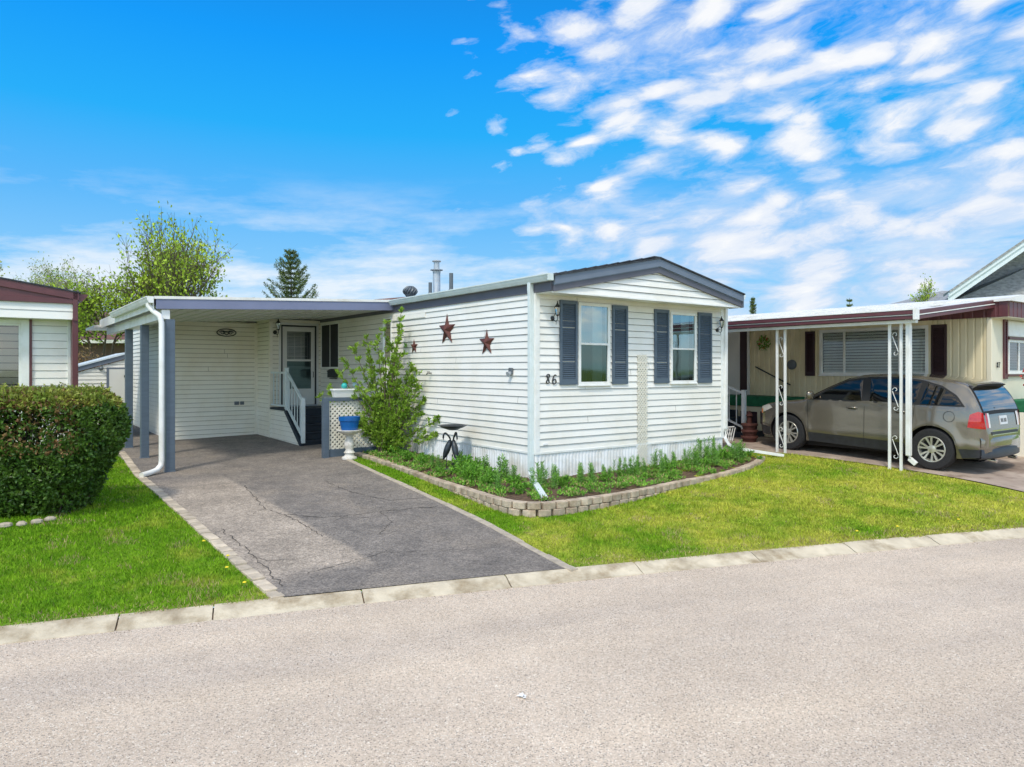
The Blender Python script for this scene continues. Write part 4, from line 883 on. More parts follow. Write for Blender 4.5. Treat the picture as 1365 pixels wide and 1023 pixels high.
# (lateral offset along the view, height) of shoot tips; lateral axis = direction across the view
LA=Vector((.804*1+.0,-.595,0)).normalized(); LA=Vector((UX,VX,0)).normalized()  # world x axis expressed in lot coords
DP=Vector((UY,VY,0)).normalized()
tips=[(.34,2.98),(.27,2.7),(.30,2.5),(-.15,2.45),(-.35,2.45),(-.55,2.25),(-.68,1.95),(-.80,1.70),(-.92,1.25),(-1.0,1.35),(.35,2.1),(.52,1.85),(.62,1.75),(.70,1.45),(.74,1.15),(.66,.85),(-.75,1.0),(-.6,.75),(.0,2.0),(-.2,1.7),(.3,1.5),(1.1,.78),(.95,.48),(-.4,1.3),(.5,1.2),(-.1,1.2),(.15,2.3),(-.3,1.95),(.42,1.0),(-1.15,1.22),(.05,2.75),(.25,1.9),(.55,1.5)]
for (lx,h) in tips:
    dep=random.uniform(-.3,.10)-max(0,lx)*.75; h*=.985; b0=B+LA*random.uniform(-.14,.14)+DP*random.uniform(-.08,.08); tip=B+LA*lx*1.16+DP*dep+Vector((0,0,h))
    tip.x=min(tip.x,-.05)
    mid=B+LA*lx*.35+DP*dep*.4+Vector((0,0,h*.42)); path=catmull([b0,mid,tip],7)
    st_.tube(path,[.016*(1-i/len(path))+.003 for i in range(len(path))],5)
    n=len(path)
    for i in range(3,n):
        p=path[i]; t=(path[i]-path[i-1]).normalized()
        for _ in range(3):
            d=(t*.7+rv(.55)).normalized(); tw=random.uniform(.06,.30)*(1-.6*i/n); q=p+d*tw
            if q.x>-.03: q.x=-.03
            st_.tube([p,q],[.004,.002],3,caps=False)
            for _ in range(int(8+tw*60)):
                a=p.lerp(q,random.random()**.7)+rv(.012); lf.leaf(a,(d*.6+t*.5+rv(.5)),random.uniform(.05,.095),random.uniform(.024,.040))
for _ in range(5):
    b0=B+LA*random.uniform(-.16,.05)+DP*random.uniform(-.05,.08); st_.tube([b0,b0+Vector((random.uniform(-.05,.05),random.uniform(-.05,.05),.55)),b0+Vector((random.uniform(-.12,.12),random.uniform(-.1,.1),1.1))],[.035,.026,.015],7)
st_.build('stems','stem',sh,smooth=60); lf.build('foliage','leaf_shrub',sh)
# flower bed plants: two kinds, copied one by one
def make_plant(kind,base,label,group):
    t=thing('garden_plant',label,'plant',base,group); s=MB(); l=MB(); B=Vector(base)
    if kind=='lily':
        for _ in range(7):
            b0=B+Vector((random.uniform(-.09,.09),random.uniform(-.09,.09),0)); h=random.uniform(.24,.42); tip=b0+Vector((random.uniform(-.05,.05),random.uniform(-.05,.05),h)); s.tube([b0,tip],[.006,.004],4)
            for k in range(34):
                f=k/34; p=b0.lerp(tip,.12+.88*f); a=k*2.4; d=Vector((math.cos(a),math.sin(a),.35+.6*f)); l.leaf(p,d,random.uniform(.06,.10)*(1-.4*f),.016)
    else:
        for _ in range(20):
            b0=B+Vector((random.uniform(-.08,.08),random.uniform(-.08,.08),0)); a=random.uniform(0,6.28); r=random.uniform(.08,.22); h=random.uniform(.10,.28); tip=b0+Vector((math.cos(a)*r,math.sin(a)*r,h)); m_=b0.lerp(tip,.5)+Vector((0,0,.05)); s.tube([b0,m_,tip],[.005,.004,.002],4)
            for k in range(16):
                p=m_.lerp(tip,random.random()) if random.random()<.7 else b0.lerp(m_,random.random()); l.leaf(p,rv(1)+Vector((math.cos(a),math.sin(a),.5)),random.uniform(.05,.085),random.uniform(.02,.032))
    s.build('stems','leaf_plant',t); l.build('foliage','leaf_blue' if kind=='lily' else 'leaf_plant',t); return t
def dup(root,loc,rz,sc,label=None,group=None):
    r=root.copy(); COL.objects.link(r); r.location=loc; r.rotation_euler=(0,0,rz); r.scale=(sc,sc,sc*random.uniform(.85,1.15))
    if label: r['label']=label
    if group: r['group']=group
    for ch in list(root.children):
        c=ch.copy(); COL.objects.link(c); c.parent=r
    return r
protos={}
spots=[]
for v in [4.55,4.2,3.85,3.5,3.15,2.8,2.45]: spots.append((random.uniform(-.62,-.30),v,random.choice(['bush','bush','lily']),'side',1.1))
for v,u,k,sc in ((2.15,-.55,'lily',1.0),(1.55,-.35,'bush',1.25),(1.25,-.62,'bush',1.25),(1.0,-.3,'lily',1.35),(.8,-.75,'bush',1.2),(.55,-.45,'bush',1.2),(.3,-.25,'lily',1.2),(.25,-.8,'bush',1.05),(-.05,-.45,'bush',.95),(-.15,-.85,'lily',.9),(-.45,-.35,'lily',1.0),(-.55,-.75,'bush',.85),(1.75,-.8,'bush',.8),(.6,-.2,'lily',1.3),(1.9,-.2,'lily',1.1),(-.3,-.1,'lily',1.1),(1.4,-.15,'lily',1.2)): spots.append((u,v,k,'side',sc))
for i,u in enumerate([-.1,.15,.45,.7,1.05,1.3,1.6,1.9,2.15,2.4,2.7,3.0,3.25,3.5,3.8,4.05,4.3,4.55,4.8]): spots.append((u,random.uniform(-.62,-.25),'lily' if i%3!=1 else 'bush','front',random.uniform(.75,1.1) if u<3.2 else random.uniform(1.0,1.25)))
for u in (.2,.9,1.5,2.3,3.1,3.7,4.4,5.0): spots.append((u,random.uniform(-1.15,-.75),'bush','front',random.uniform(.4,.6)))
for u,v in ((5.05,-.15),(5.25,-.35),(4.9,-.45)): spots.append((u,v,'bush','front',.7))
LB={('lily','side'):'upright whorled green lily stalks in the bed along the side wall',('bush','side'):'low bushy green perennial clump in the bed along the side wall',('lily','front'):'upright whorled green lily stalks in the bed below the gable wall',('bush','front'):'low bushy green perennial clump in the bed below the gable wall'}
for u in (.3,.6,1.2,1.75,2.05,2.55,2.85,3.35,3.65,3.95,4.2,4.45,4.7): spots.append((u,random.uniform(-.5,-.15),'lily','front',random.uniform(.9,1.25)))
for (u,v,k,w,sc) in spots:
    sc*=(.80 if w=='side' else .76)*random.uniform(.85,1.15)
    key=(k,w); z=max(.33,gf(u,v)+.03); x,y=W(u,v); G='%s in the %s flower bed'%({'lily':'lily stalks','bush':'leafy clumps'}[k],w)
    if w=='side' and v>2.3: sc*=.75
    if len(protos.setdefault(key,[]))<4:
        protos[key].append(make_plant(k,(u,v,z),LB[key],G)); protos[key][-1].scale=(sc,sc,sc)
    else: dup(random.choice(protos[key]),(x,y,z),random.uniform(0,6.28),sc)
gc=MB(); gpoly=[(-.85,4.8),(-1.05,1.6),(-1.2,-.8),(-.9,-1.35),(0,-1.42),(2.3,-1.15),(4.7,-.75),(5.3,-.4),(5.1,.1),(0,0),(0,4.8)]
n_=0
while n_<17000:
    u=random.uniform(-1.25,5.4); v=random.uniform(-1.45,4.8)
    if not inpoly(u,v,gpoly) or (u>-.02 and u<4.88 and v>-.02): continue
    if noise.noise(Vector((u*2.6,v*2.6,4)))<-.02: n_+=.2; continue
    z=max(.31,gf(u,v)+.0)+.02; gc.leaf(Vector((u,v,z+random.uniform(0,.05))),Vector((random.uniform(-1,1),random.uniform(-1,1),random.uniform(.1,1.2))),random.uniform(.03,.065),random.uniform(.014,.026),mi=0 if random.random()<.8 else 1); n_+=1
tag(gc.build('ground_cover',['leaf_plant','dry_grass'],base=(1,-.8,.3)),'low green weeds and seedlings spread over the flower bed soil','ground cover',kind='stuff')
# ------------------------------------------------------------------ clipped hedge on the left
hb_=(-6.6,3.4,.25); hd=thing('hedge','clipped dense green hedge on the left lawn, yellowish on top with a bare twiggy patch','hedge',hb_)
HC=Vector(hb_); lt=MB(); lg=MB(); ls_=MB(); lr=MB()
# footprint in world axes: right end rounded, running left out of frame
def hedge_half(xw,yw): pass
HX0,HX1,HY0,HY1=-10.5,-5.50,9.30,10.6   # world box
def hsurf(rx,h):
    # returns signed scale: hedge narrows to the ground at its right end
    return 0
def inside(x,y,z):
    hh=(z-.27)/1.64
    if hh<0 or hh>1: return False
    cut=.55*max(0,(1-hh/.62))**1.1 if hh<.62 else 0      # undercut at the right end
    topr=.34*max(0,(hh-.78)/.22)**2
    xr=HX1-cut-topr+.05*noise.noise(Vector((y*2,z*2,0)))
    yf=HY0+.20*max(0,1-hh/.4)*.5+.18*max(0,(hh-.85)/.15)**2+.09*noise.noise(Vector((x*1.6,z*1.6,5)))
    yb=HY1
    # rounded plan corner
    r=.5
    if x>xr: return False
    if y<yf or y>yb: return False
    if x>xr-r and y<yf+r and math.hypot(x-(xr-r),y-(yf+r))>r: return False
    if x>xr-r and y>yb-r and math.hypot(x-(xr-r),y-(yb-r))>r: return False
    return True
cnt=0; tries=0
while cnt<50000 and tries<900000:
    tries+=1
    x=random.uniform(HX0+2.9,HX1) if random.random()<.88 else random.uniform(HX0,HX0+2.9); y=random.uniform(HY0,HY1); z=random.uniform(.27,1.96)
    if not inside(x,y,z): continue
    # keep near the skin (front, right, top)
    dep=.16
    if inside(x+dep,y,z) and inside(x,y-dep,z) and inside(x,y,z+dep) and random.random()>.06: continue
    # twiggy sparse patch (upper left front)
    px=(x+6.35); pz=z-1.43
    if (px/.50)**2+(pz/.26)**2<1+.5*noise.noise(Vector((x*4,z*4,0))) and y<HY0+.5 and random.random()<.80: continue
    if noise.noise(Vector((x*5,y*5,z*5)))<-.14 and z<1.65 and random.random()<.85: continue
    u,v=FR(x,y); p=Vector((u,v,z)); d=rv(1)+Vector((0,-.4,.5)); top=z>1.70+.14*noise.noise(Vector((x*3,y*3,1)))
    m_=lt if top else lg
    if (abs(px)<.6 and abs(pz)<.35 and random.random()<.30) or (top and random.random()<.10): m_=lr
    m_.leaf(p,d,random.uniform(.045,.08),random.uniform(.03,.046)); cnt+=1
for _ in range(130):
    x=random.uniform(HX0+2.5,HX1-.55); y=random.uniform(HY0+.32,HY1-.2); u,v=FR(x,y); b0=Vector((u,v,.25)); 
    p=[b0]
    for k in range(5): p.append(p[-1]+Vector((random.uniform(-.12,.12),random.uniform(-.12,.12),random.uniform(.25,.36))))
    if p[-1].z>1.88: p[-1].z=1.86
    ls_.tube(p,[.009,.008,.007,.006,.005,.003],4)
# dark woody interior core so the hedge is not see-through
lc=MB()
for _ in range(9000):
    x=random.uniform(HX0,HX1-.3); y=random.uniform(HY0+.30,HY1-.25); z=random.uniform(.35,1.8)
    if not inside(x+.25,y,z): continue
    if abs(x+6.35)<.5 and abs(z-1.43)<.28 and random.random()<.75: continue
    u,v=FR(x,y); lc.leaf(Vector((u,v,z)),rv(1),random.uniform(.05,.09),random.uniform(.04,.06))
for _ in range(90):
    x=random.uniform(-8.5,HX1-.25); y=random.uniform(HY0+.02,HY1-.1); u,v=FR(x,y); p=Vector((u,v,1.80)); tip=p+Vector((random.uniform(-.05,.05),random.uniform(-.05,.05),random.uniform(.12,.22))); ls_.tube([p,tip],[.004,.002],3,caps=False)
    for k in range(9): lt.leaf(p.lerp(tip,random.uniform(.3,1)),rv(1)+Vector((0,0,.6)),random.uniform(.03,.06),.026)
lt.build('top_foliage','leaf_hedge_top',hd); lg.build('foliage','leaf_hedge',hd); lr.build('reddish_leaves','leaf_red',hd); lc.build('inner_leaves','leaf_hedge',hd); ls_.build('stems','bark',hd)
mb=MB()
pts=resamp([(p.x,p.y) for p in catmull([(-9.2,8.0,0),(-7.4,8.72,0),(-6.43,9.0,0),(-6.12,9.22,0),(-6.0,9.6,0)],8)],.17)
for a,b_ in zip(pts,pts[1:]):
    u,v=FR((a[0]+b_[0])/2,(a[1]+b_[1])/2); z=gf(u,v); r=random.uniform(.05,.075); mb=MB()
    if (a[0]+b_[0])/2<-7.2: continue
    mb.lathe((u,v,z-.01),[(r*.7,0),(r,.02),(r*.95,.04+random.uniform(0,.02)),(r*.5,.065)],7,sx=random.uniform(.9,1.4),sy=random.uniform(.7,1))
    tag(mb.build('edging_stone','rock',base=(u,v,z),bevel=.006),'small pale stone in the row edging the lawn at the foot of the hedge','stone','edging stones by the hedge')
mb=MB(); u,v=FR(-7.45,12.87); z=gf(u,v); mb.tube([(u,v,z),(u,v,z+.42)],.028,10); mb.tube([(u,v,z+.42),(u,v,z+.46)],.034,10); tag(mb.build('marker_pipe','greymetal',base=(u,v,z),smooth=40),'short pale pipe standing in the lawn behind the right end of the hedge','pipe')
# ------------------------------------------------------------------ trees
def tree(label,wx,wy,H,crown0,rad,leafm,barkm,nleaf,ls,levels=4,trunk=.14,group=None,name='leafy_tree',shape=1.0,spreadu=.9,multi=1):
    u,v=FR(wx,wy); base=(u,v,gz(wx,wy) if abs(wx)<60 else .5); t=thing(name,label,'tree',base,group); s=MB(); l=MB(); tips=[]
    B=Vector(base)
    def grow(p,d,L_,r,lv):
        q=[p]; dd=d.copy(); n=4
        for k in range(n):
            dd=(dd+rv(.10)+Vector((0,0,.05))).normalized(); q.append(q[-1]+dd*L_/n)
        s.tube(q,[r*(1-.45*k/n) for k in range(n+1)],5 if lv>1 else 7,caps=False)
        if lv>=levels: tips.append((q[-1],dd)); tips.append((q[-2],dd)); tips.append((q[-3],dd)); return
        nb=random.choice((3,4)) if lv>0 else 6
        for k in range(nb):
            pp=q[random.randint(1 if lv else 2,n)]; a=random.uniform(0,6.28); w=random.uniform(.45,.95)*spreadu
            side=dd.orthogonal().normalized(); side=Matrix.Rotation(a,3,dd)@side; nd=(dd*math.cos(w)+side*math.sin(w)).normalized()
            if lv>=levels-1: tips.append((pp,nd))
            grow(pp,nd,L_*random.uniform(.55,.78),r*.55,lv+1)
        grow(q[-1],dd,L_*.7,r*.6,lv+1)
    for m_ in range(multi):
        a=m_*2.4; d0=Vector((math.cos(a)*.18*(multi>1),math.sin(a)*.18*(multi>1),1)).normalized(); top=B+d0*crown0; s.tube([B,B.lerp(top,.5)+rv(.03),top],[trunk,trunk*.8,trunk*.65],9,caps=False)
        grow(top,d0,(H-crown0)*.42,trunk*.6,0)
    zmax=max(p.z for p,_ in tips); sc=(base[2]+H)/zmax if zmax>0 else 1
    per=max(1,int(nleaf/len(tips)))
    for p,d in tips:
        cl=random.uniform(.1,2.2)
        for _ in range(int(per*cl)):
            q=p+rv(rad); l.leaf(q,rv(1)+Vector((0,0,-.3)),ls*random.uniform(.7,1.3),ls*random.uniform(.45,.75))
    # rescale so the height is exact
    for m_ in (s,l): m_.v=[(B.x+(x-B.x)*shape*sc,B.y+(y-B.y)*shape*sc,B.z+(z-B.z)*sc) for x,y,z in m_.v]
    s.build('trunk',barkm,t,smooth=60); l.build('crown',leafm,t); return t
tree('large green poplar with a broad airy crown rising behind the carport roof',-15.4,32,9.0,1.8,.20,'leaf_birch','bark',15000,.21,shape=.74,trunk=.16,multi=4,spreadu=1.0)
tree('smaller bright green tree left of the large poplar, low beside the carport eave',-17.9,31,5.9,2.3,.22,'leaf_birch','bark',4500,.15,shape=1.0,trunk=.10,multi=3)
tree('pale thin-leaved tree at the left edge above the maroon-trimmed roof',-24.6,31,7.6,1.8,.16,'leaf_pale','birch',2600,.15,shape=.9,trunk=.12,multi=2)
tree('almost bare thin tree with a few leaves above the maroon-trimmed roof',-21.0,33,6.9,1.5,.14,'leaf_pale','birch',1500,.13,shape=.75,trunk=.07,multi=4,spreadu=.45)
tree('small green tree peeping over the white roof beside the grey shingled gable',19.9,34,6.1,1.4,.14,'leaf_birch','bark',10000,.14,shape=.55,trunk=.12,multi=2)
def conifer(label,wx,wy,H,rad,nb=26,name='spruce_tree',m_='leaf_spruce',lift=.55,dens=1.0,z0=0.15,rag=1):
    u,v=FR(wx,wy); B=Vector((u,v,.5)); t=thing(name,label,'tree',tuple(B)); s=MB(); l=MB(); s.tube([B,B+Vector((0,0,H*.98))],[H*.018,.012],7)
    for k in range(nb):
        f=z0+(1-z0)*k/nb; z=B.z+H*f; r=rad*(1-f)**.85*1.05+.10; n=7 if rag else 5
        for j in range(n):
            a=j*6.283/n+k*1.7+random.uniform(-.3,.3); L_=r*random.uniform(.65,1.18); d=Vector((math.cos(a),math.sin(a),lift*random.uniform(.6,1.3))).normalized()
            p0=Vector((u,v,z)); p1=p0+Vector((d.x,d.y,-.05))*L_*.5; p2=p0+d*L_; s.tube([p0,p1,p2],[.02,.014,.006],4,caps=False)
            for _ in range(int((30+55*L_)*dens)):
                f2=random.random()**.7; q=(p0.lerp(p1,f2*2) if f2<.5 else p1.lerp(p2,f2*2-1)); l.leaf(q+rv(.035),(d+rv(.75)),random.uniform(.07,.16),.034)
    s.build('trunk','bark',t); l.build('crown',m_,t); return t
conifer('dark green spruce with upswept branch tips rising above the middle of the carport roof',-12.4,40,8.5,3.4,nb=26,dens=1.6,lift=.62)
conifer('very small dark conifer tip just left of the spruce above the carport roof',-14.9,43,5.2,.9,nb=18)
conifer('slim columnar conifer above the white roof just right of the gable',16.2,48,6.6,.55,nb=26,lift=1.1,name='columnar_conifer',rag=0)
conifer('tiny conifer tip over the middle of the white neighbouring roof',28.4,60,7.9,.8,nb=16,lift=.5)
# reddish bush near the shed
u,v=FR(-15.2,25.0); bs=thing('reddish_bush','rusty green bush growing behind the white garden shed','bush',(u,v,.5)); l=MB(); s=MB()
for _ in range(26):
    a=random.uniform(0,6.28); tip=Vector((u+math.cos(a)*random.uniform(0,1.1),v+math.sin(a)*random.uniform(0,1.1),random.uniform(1.9,2.9))); b0=Vector((u,v,.5)); s.tube([b0,b0.lerp(tip,.5)+Vector((0,0,.2)),tip],[.03,.02,.008],4)
    for _ in range(130): l.leaf(b0.lerp(tip,random.uniform(.45,1.05))+rv(.13),rv(1),.09,.05)
s.build('stems','bark',bs); l.build('foliage','leaf_red',bs)
def face(mb,*p,mi=0): mb.add(list(p),[tuple(range(len(p)))],mi)
# ================================================================== LEFT NEIGHBOUR
ln=thing('neighbour_home','white neighbouring mobile home with a dark maroon roof edge behind the hedge','mobile home',(-5.5,10.7,.4))
LF=Front(11.15); LO=Front(10.7); ZL=lambda u:4.03+(-5.5-u)*.152
mb=MB(); siding(mb,LF,-13,-5.60,.4,3.45,c=.178,holes=[(-8.38,-6.57,1.31,3.26)]); mb.quad((-5.50,11.15,.4),(-5.50,14,.4),(-5.50,14,3.6),(-5.50,11.15,3.6)); mb.quad((-5.5,14,.4),(-13,14,.4),(-13,14,4),(-5.5,14,4)); mb.build('front_wall',['siding','lap'],ln)
mb=MB(); siding(mb,LO,-13,-5.56,3.39,4.1,c=.19,clip=lambda z:(-13,-5.56)); mb.box((-13,10.72,3.385),(-5.56,11.15,3.40)); mb.build('gable_panel',['siding','lap'],ln)
mb=MB()
def sl(u0,u1,v0,v1,z0,z1,mi=0): mb.hexa([(u0,v0,ZL(u0)+z0),(u1,v0,ZL(u1)+z0),(u1,v1,ZL(u1)+z0),(u0,v1,ZL(u0)+z0),(u0,v0,ZL(u0)+z1),(u1,v0,ZL(u1)+z1),(u1,v1,ZL(u1)+z1),(u0,v1,ZL(u0)+z1)],mi)
sl(-9.2,-5.44,10.62,10.70,-.17,0)
mb.box((-9.2,10.64,3.76),(-5.52,10.70,3.88)); mb.box((-9.2,10.655,3.88),(-5.52,10.70,4.5) if False else (-5.52,10.70,3.90)); face(mb,(-9.2,10.66,3.88),(-5.5,10.66,3.88),(-5.5,10.66,ZL(-5.5)-.1),(-9.2,10.66,ZL(-9.2)-.1))
mb.box((-5.56,10.62,3.36),(-5.46,10.72,ZL(-5.5))); mb.box((-5.57,10.66,.4),(-5.45,11.16,3.42)); mb.box((-6.92,10.95,.4),(-6.84,11.14,3.36)) if False else None
pbox(mb,LF,-6.40,-6.345,.4,3.40,.0,.06)
mb.build('maroon_trim','maroon',ln,bevel=.005)
mb=MB(); sl(-9.2,-5.40,10.60,14.3,.0,.035); mb.build('roof','shingle',ln)
mb=MB(); mb.prism([(-5.44,0,3.82),(-5.36,0,3.84),(-5.26,0,3.95),(-5.24,0,4.0),(-5.44,0,4.0)],(0,3.6,0)); 
mb.v=[(x,y+10.66,z) for x,y,z in mb.v]; mb.build('gutter','maroon',ln)
mb=MB(); pbox(mb,LF,-5.63,-5.50,.4,3.40,.0,.05); pbox(mb,LF,-6.56,-6.40,.4,3.38,.0,.05); pbox(mb,LF,-13,-6.56,3.28,3.38,.0,.05); mb.build('white_trim','white',ln,bevel=.004)
window(ln,LF,-8.4,-6.56,1.3,3.27,fw=.045,curtain=False,blind=.17,glasses=('glass_clear',),bm='beige',bh=.15)
# ================================================================== SHED, BROWN HOUSE
sd=thing('garden_shed','low white garden shed with slate blue roof edge, left of the carport','shed',(-5.0,17.0,.5))
SF=Front(16.6); z0,z1=onv_=(2.05,2.6)
SB=lambda a:2.13+(a+4.97)*.31
mb=MB(); siding(mb,SF,-6.3,-3.56,.45,2.7,c=.12,clip=lambda z:(max(-6.3,-4.97+(z+.06-2.16)/.31),-3.56)); mb.quad((-6.3,16.6,.4),(-6.3,19,.4),(-6.3,19,1.75),(-6.3,16.6,1.75)); mb.build('front_wall',['siding','lap'],sd)
def sr(mb,a,b_,d0,d1,zz,th): mb.hexa([(a,16.6-d1,SB(a)+zz),(b_,16.6-d1,SB(b_)+zz),(b_,16.6-d0,SB(b_)+zz),(a,16.6-d0,SB(a)+zz),(a,16.6-d1,SB(a)+zz+th),(b_,16.6-d1,SB(b_)+zz+th),(b_,16.6-d0,SB(b_)+zz+th),(a,16.6-d0,SB(a)+zz+th)])
mb=MB(); sr(mb,-6.5,-3.58,.01,.06,0,.14); mb.build('rake_board','slate_l',sd)
mb=MB(); pbox(mb,SF,-4.15,-4.08,.45,2.27,0,.03); pbox(mb,SF,-4.08,-3.56,2.22,2.27,0,.03); mb.build('door_frame','slate_l',sd)
mb=MB(); sr(mb,-6.55,-3.56,-2.5,.09,.142,.05); mb.build('roof','bluewhite',sd)
mb=MB(); pbox(mb,SF,-4.08,-3.56,.45,2.22,0,.025); dd=mb.build('door','door',sd,bevel=.004); mb=MB(); pbox(mb,SF,-3.66,-3.62,1.95,2.02,.025,.06); mb.build('handle','iron',dd)
mb=MB(); mb.lathe(SF.p(-4.30,2.24,.02),[(.07,0),(.065,-.05),(.02,-.09)],12,axis='y'); mb.build('shed_lamp','greymetal',sd,smooth=50)
def wbox(mb,x0,x1,y0,y1,z0,z1,mi=0):
    p=[FR(x0,y0),FR(x1,y0),FR(x1,y1),FR(x0,y1)]; mb.hexa([(a,b_,z0) for a,b_ in p]+[(a,b_,z1) for a,b_ in p],mi)
u,v=FR(-20,38); bh=thing('brown_house','distant mauve-brown house with a pinkish shingle roof between the two homes','house',(u,v,.5))
mb=MB(); wbox(mb,-28,-18.6,37,46,.5,3.75); mb.build('wall','mauve',bh)
mb=MB(); q=lambda x,y,z:(*FR(x,y),z)
e=[q(-28.8,36.3,3.7),q(-17.8,36.3,3.7),q(-17.8,46.7,3.7),q(-28.8,46.7,3.7)]; r0,r1=q(-25,41.5,5.6),q(-21.5,41.5,5.6)
face(mb,e[0],e[1],r1,r0); face(mb,e[1],e[2],r1); face(mb,e[2],e[3],r0,r1); face(mb,e[3],e[0],r0); mb.build('roof','brownroof',bh)
mb=MB(); wbox(mb,-28.8,-17.8,36.28,36.34,3.55,3.72); mb.build('gutter','white',bh)
# low brown roof ridge showing behind the flat carport joint
u,v=FR(-7.4,27.5); rh=thing('red_roof_home','reddish-brown shingled roof of a home behind, just above the side gutter','house',(u,v,.5))
mb=MB(); wbox(mb,-9.5,-.9,28.5,33,.5,4.58); mb.build('wall','cream',rh)
mb=MB(); e=[q(-9.8,28,4.60),q(-.6,28,4.60),q(-.6,33.5,4.60),q(-9.8,33.5,4.60)]; r0,r1=q(-5.4,31,5.1),q(-2.4,31,5.55); face(mb,e[0],e[1],r1,r0); face(mb,e[1],e[2],r1); face(mb,e[2],e[3],r0,r1); face(mb,e[3],e[0],r0); mb.build('roof','brownroof',rh)
# ================================================================== RIGHT NEIGHBOUR
rn=thing('neighbour_home','cream neighbouring mobile home with maroon shutters and white roof behind the parked car','mobile home',(9.8,-3,.5))
NU=9.8; NS=Side(NU); NV=-3.05; NF=Front(NV)
BW=(-1.84,.76,2.06,3.20)
mb=MB(); ribs(mb,NS,NV,12,.45,3.62,w=.15,dep=.014,frac=.18,holes=[(BW[0]+.01,BW[1]-.01,BW[2]+.01,BW[3]-.01)]); mb.quad((NU,12,.4),(15,12,.4),(15,12,3.6),(NU,12,3.6)); mb.build('side_wall','cream',rn)
mb=MB(); FW=(10.72,12.6,2.12,2.86); ribs(mb,NF,NU,15,.45,3.35,w=2.4,dep=.008,frac=.02,holes=[(FW[0]+.01,FW[1]-.01,FW[2]+.01,FW[3]-.01)]); mb.box((NU-.02,NV-.03,.45),(NU+.46,NV,3.30)); mb.build('front_wall','cream_l',rn)
mb=MB(); mb.box((NU-.03,NV-.04,.45),(NU+.04,NV+.06,3.32)); mb.build('corner_trim','cream_l',rn,bevel=.01)
mb=MB(); ribs(mb,Front(NV-.35),NU-.02,15.2,3.30,3.62,w=.22,dep=.012,frac=.15); ribs(mb,Side(NU-.04),NV-.35,12,3.30,3.62,w=.22,dep=.012,frac=.15); mb.build('roof_fascia','maroon',rn)
mb=MB(); mb.box((NU-.1,NV-.42,3.62),(15.3,12,3.68)); mb.hexa([(NU-.1,NV-.42,3.68),(15.3,NV-.42,3.68),(15.3,12,3.68),(NU-.1,12,3.68),(NU+.5,NV-.42,3.78),(15.3,NV-.42,3.80),(15.3,12,3.80),(NU+.5,12,3.78)]); mb.build('roof','roofwhite',rn)
mb=MB(); mb.box((NU-.03,NV-.35,3.285),(15,NV+.01,3.30)); mb.build('soffit','cream_l',rn)
window(rn,NS,*BW,fw=.07,vsplit=(.12,-1.20),curtain=False,blind=.07,bm='lightblind',bh=.056,glasses=('glass_mid',))
mb=MB(); pbox(mb,NS,BW[0]-.08,BW[1]+.08,BW[3],BW[3]+.10,.014,.05); pbox(mb,NS,BW[0]-.10,BW[0]-.0,BW[2],BW[3],.0,.03); mb.build('window_trim','cream',rn)
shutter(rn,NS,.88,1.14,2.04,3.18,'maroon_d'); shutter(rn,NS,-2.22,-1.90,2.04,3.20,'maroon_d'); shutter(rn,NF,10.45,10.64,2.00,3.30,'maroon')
window(rn,NF,*FW,fw=.06,vsplit=(11.35,),curtain=False,glasses=('glass_dk',),blind=.06)
mb=MB(); pbox(mb,NF,FW[0]-.06,FW[1]+.1,FW[3],FW[3]+.05,0,.07); pbox(mb,NF,FW[0]-.06,FW[1]+.1,FW[2]-.07,FW[2]-.02,0,.05); mb.build('window_trim','maroon',rn)
mb=MB(); pbox(mb,NF,FW[0]-.04,FW[1],FW[3]+.06,3.27,.0,.05); mb.build('rolled_awning','white',rn,bevel=.02)
mb=MB(); digit(mb,Front(NV-.03),10.00,2.24,.12,'8'); digit(mb,Front(NV-.03),10.10,2.24,.12,'7'); mb.build('house_number','ink',rn)
NDR=(2.98,3.75,1.3,3.32); mb=MB(); pbox(mb,NS,2.86,3.10,1.3,3.3,.015,.06,0); pbox(mb,NS,3.10,3.9,1.3,3.3,.015,.05,1); pbox(mb,NS,2.80,2.86,1.3,3.36,.015,.07,1); mb.build('door',['maroon_d','door'],rn)
mb=MB(); mb.tube([NS.p(2.6,2.28,.06),NS.p(1.55,1.80,.06)],.018,6); mb.tube([NS.p(2.55,2.26,0),NS.p(2.55,2.26,.06)],.014,5); mb.tube([NS.p(1.6,1.82,0),NS.p(1.6,1.82,.06)],.014,5); mb.build('wall_handrail','bronze',rn)
# deck and its white stair rail
dk=thing('side_deck','green carpeted deck edge with cream skirting beside the neighbouring door','deck',(9.2,2.5,.5))
mb=MB(); mb.box((8.9,1.15,1.24),(9.78,4.2,1.50)); mb.build('carpet_edge','green_turf',dk,bevel=.02)
mb=MB(); mb.box((8.95,1.22,.45),(9.76,4.2,1.24)); mb.build('skirting','cream',dk)
mb=MB(); mb.box((8.94,1.4,.80),(9.0,1.9,1.12)); mb.box((8.935,2.0,.62),(9.0,2.5,1.10)); mb.build('dark_openings','maroon_d',dk)
rs=thing('stair_handrail','white slatted stair handrail to the right of the gable wall end','handrail',(8.1,2.1,.5))
rail(rs,8.1,(4.0,1.42),(1.80,.62),pz=.95,nb=9,m='white',w=.05)
mb=MB()
for k in range(5): mb.box((8.12,1.75+k*.27,.45+k*.17 if k else .45),(8.9,4.0,.62+k*.17)) if k<5 else None
tag(mb.build('stair_treads','steps',base=(8.5,2.5,.5)),'dark steps below the white slatted handrail','steps')
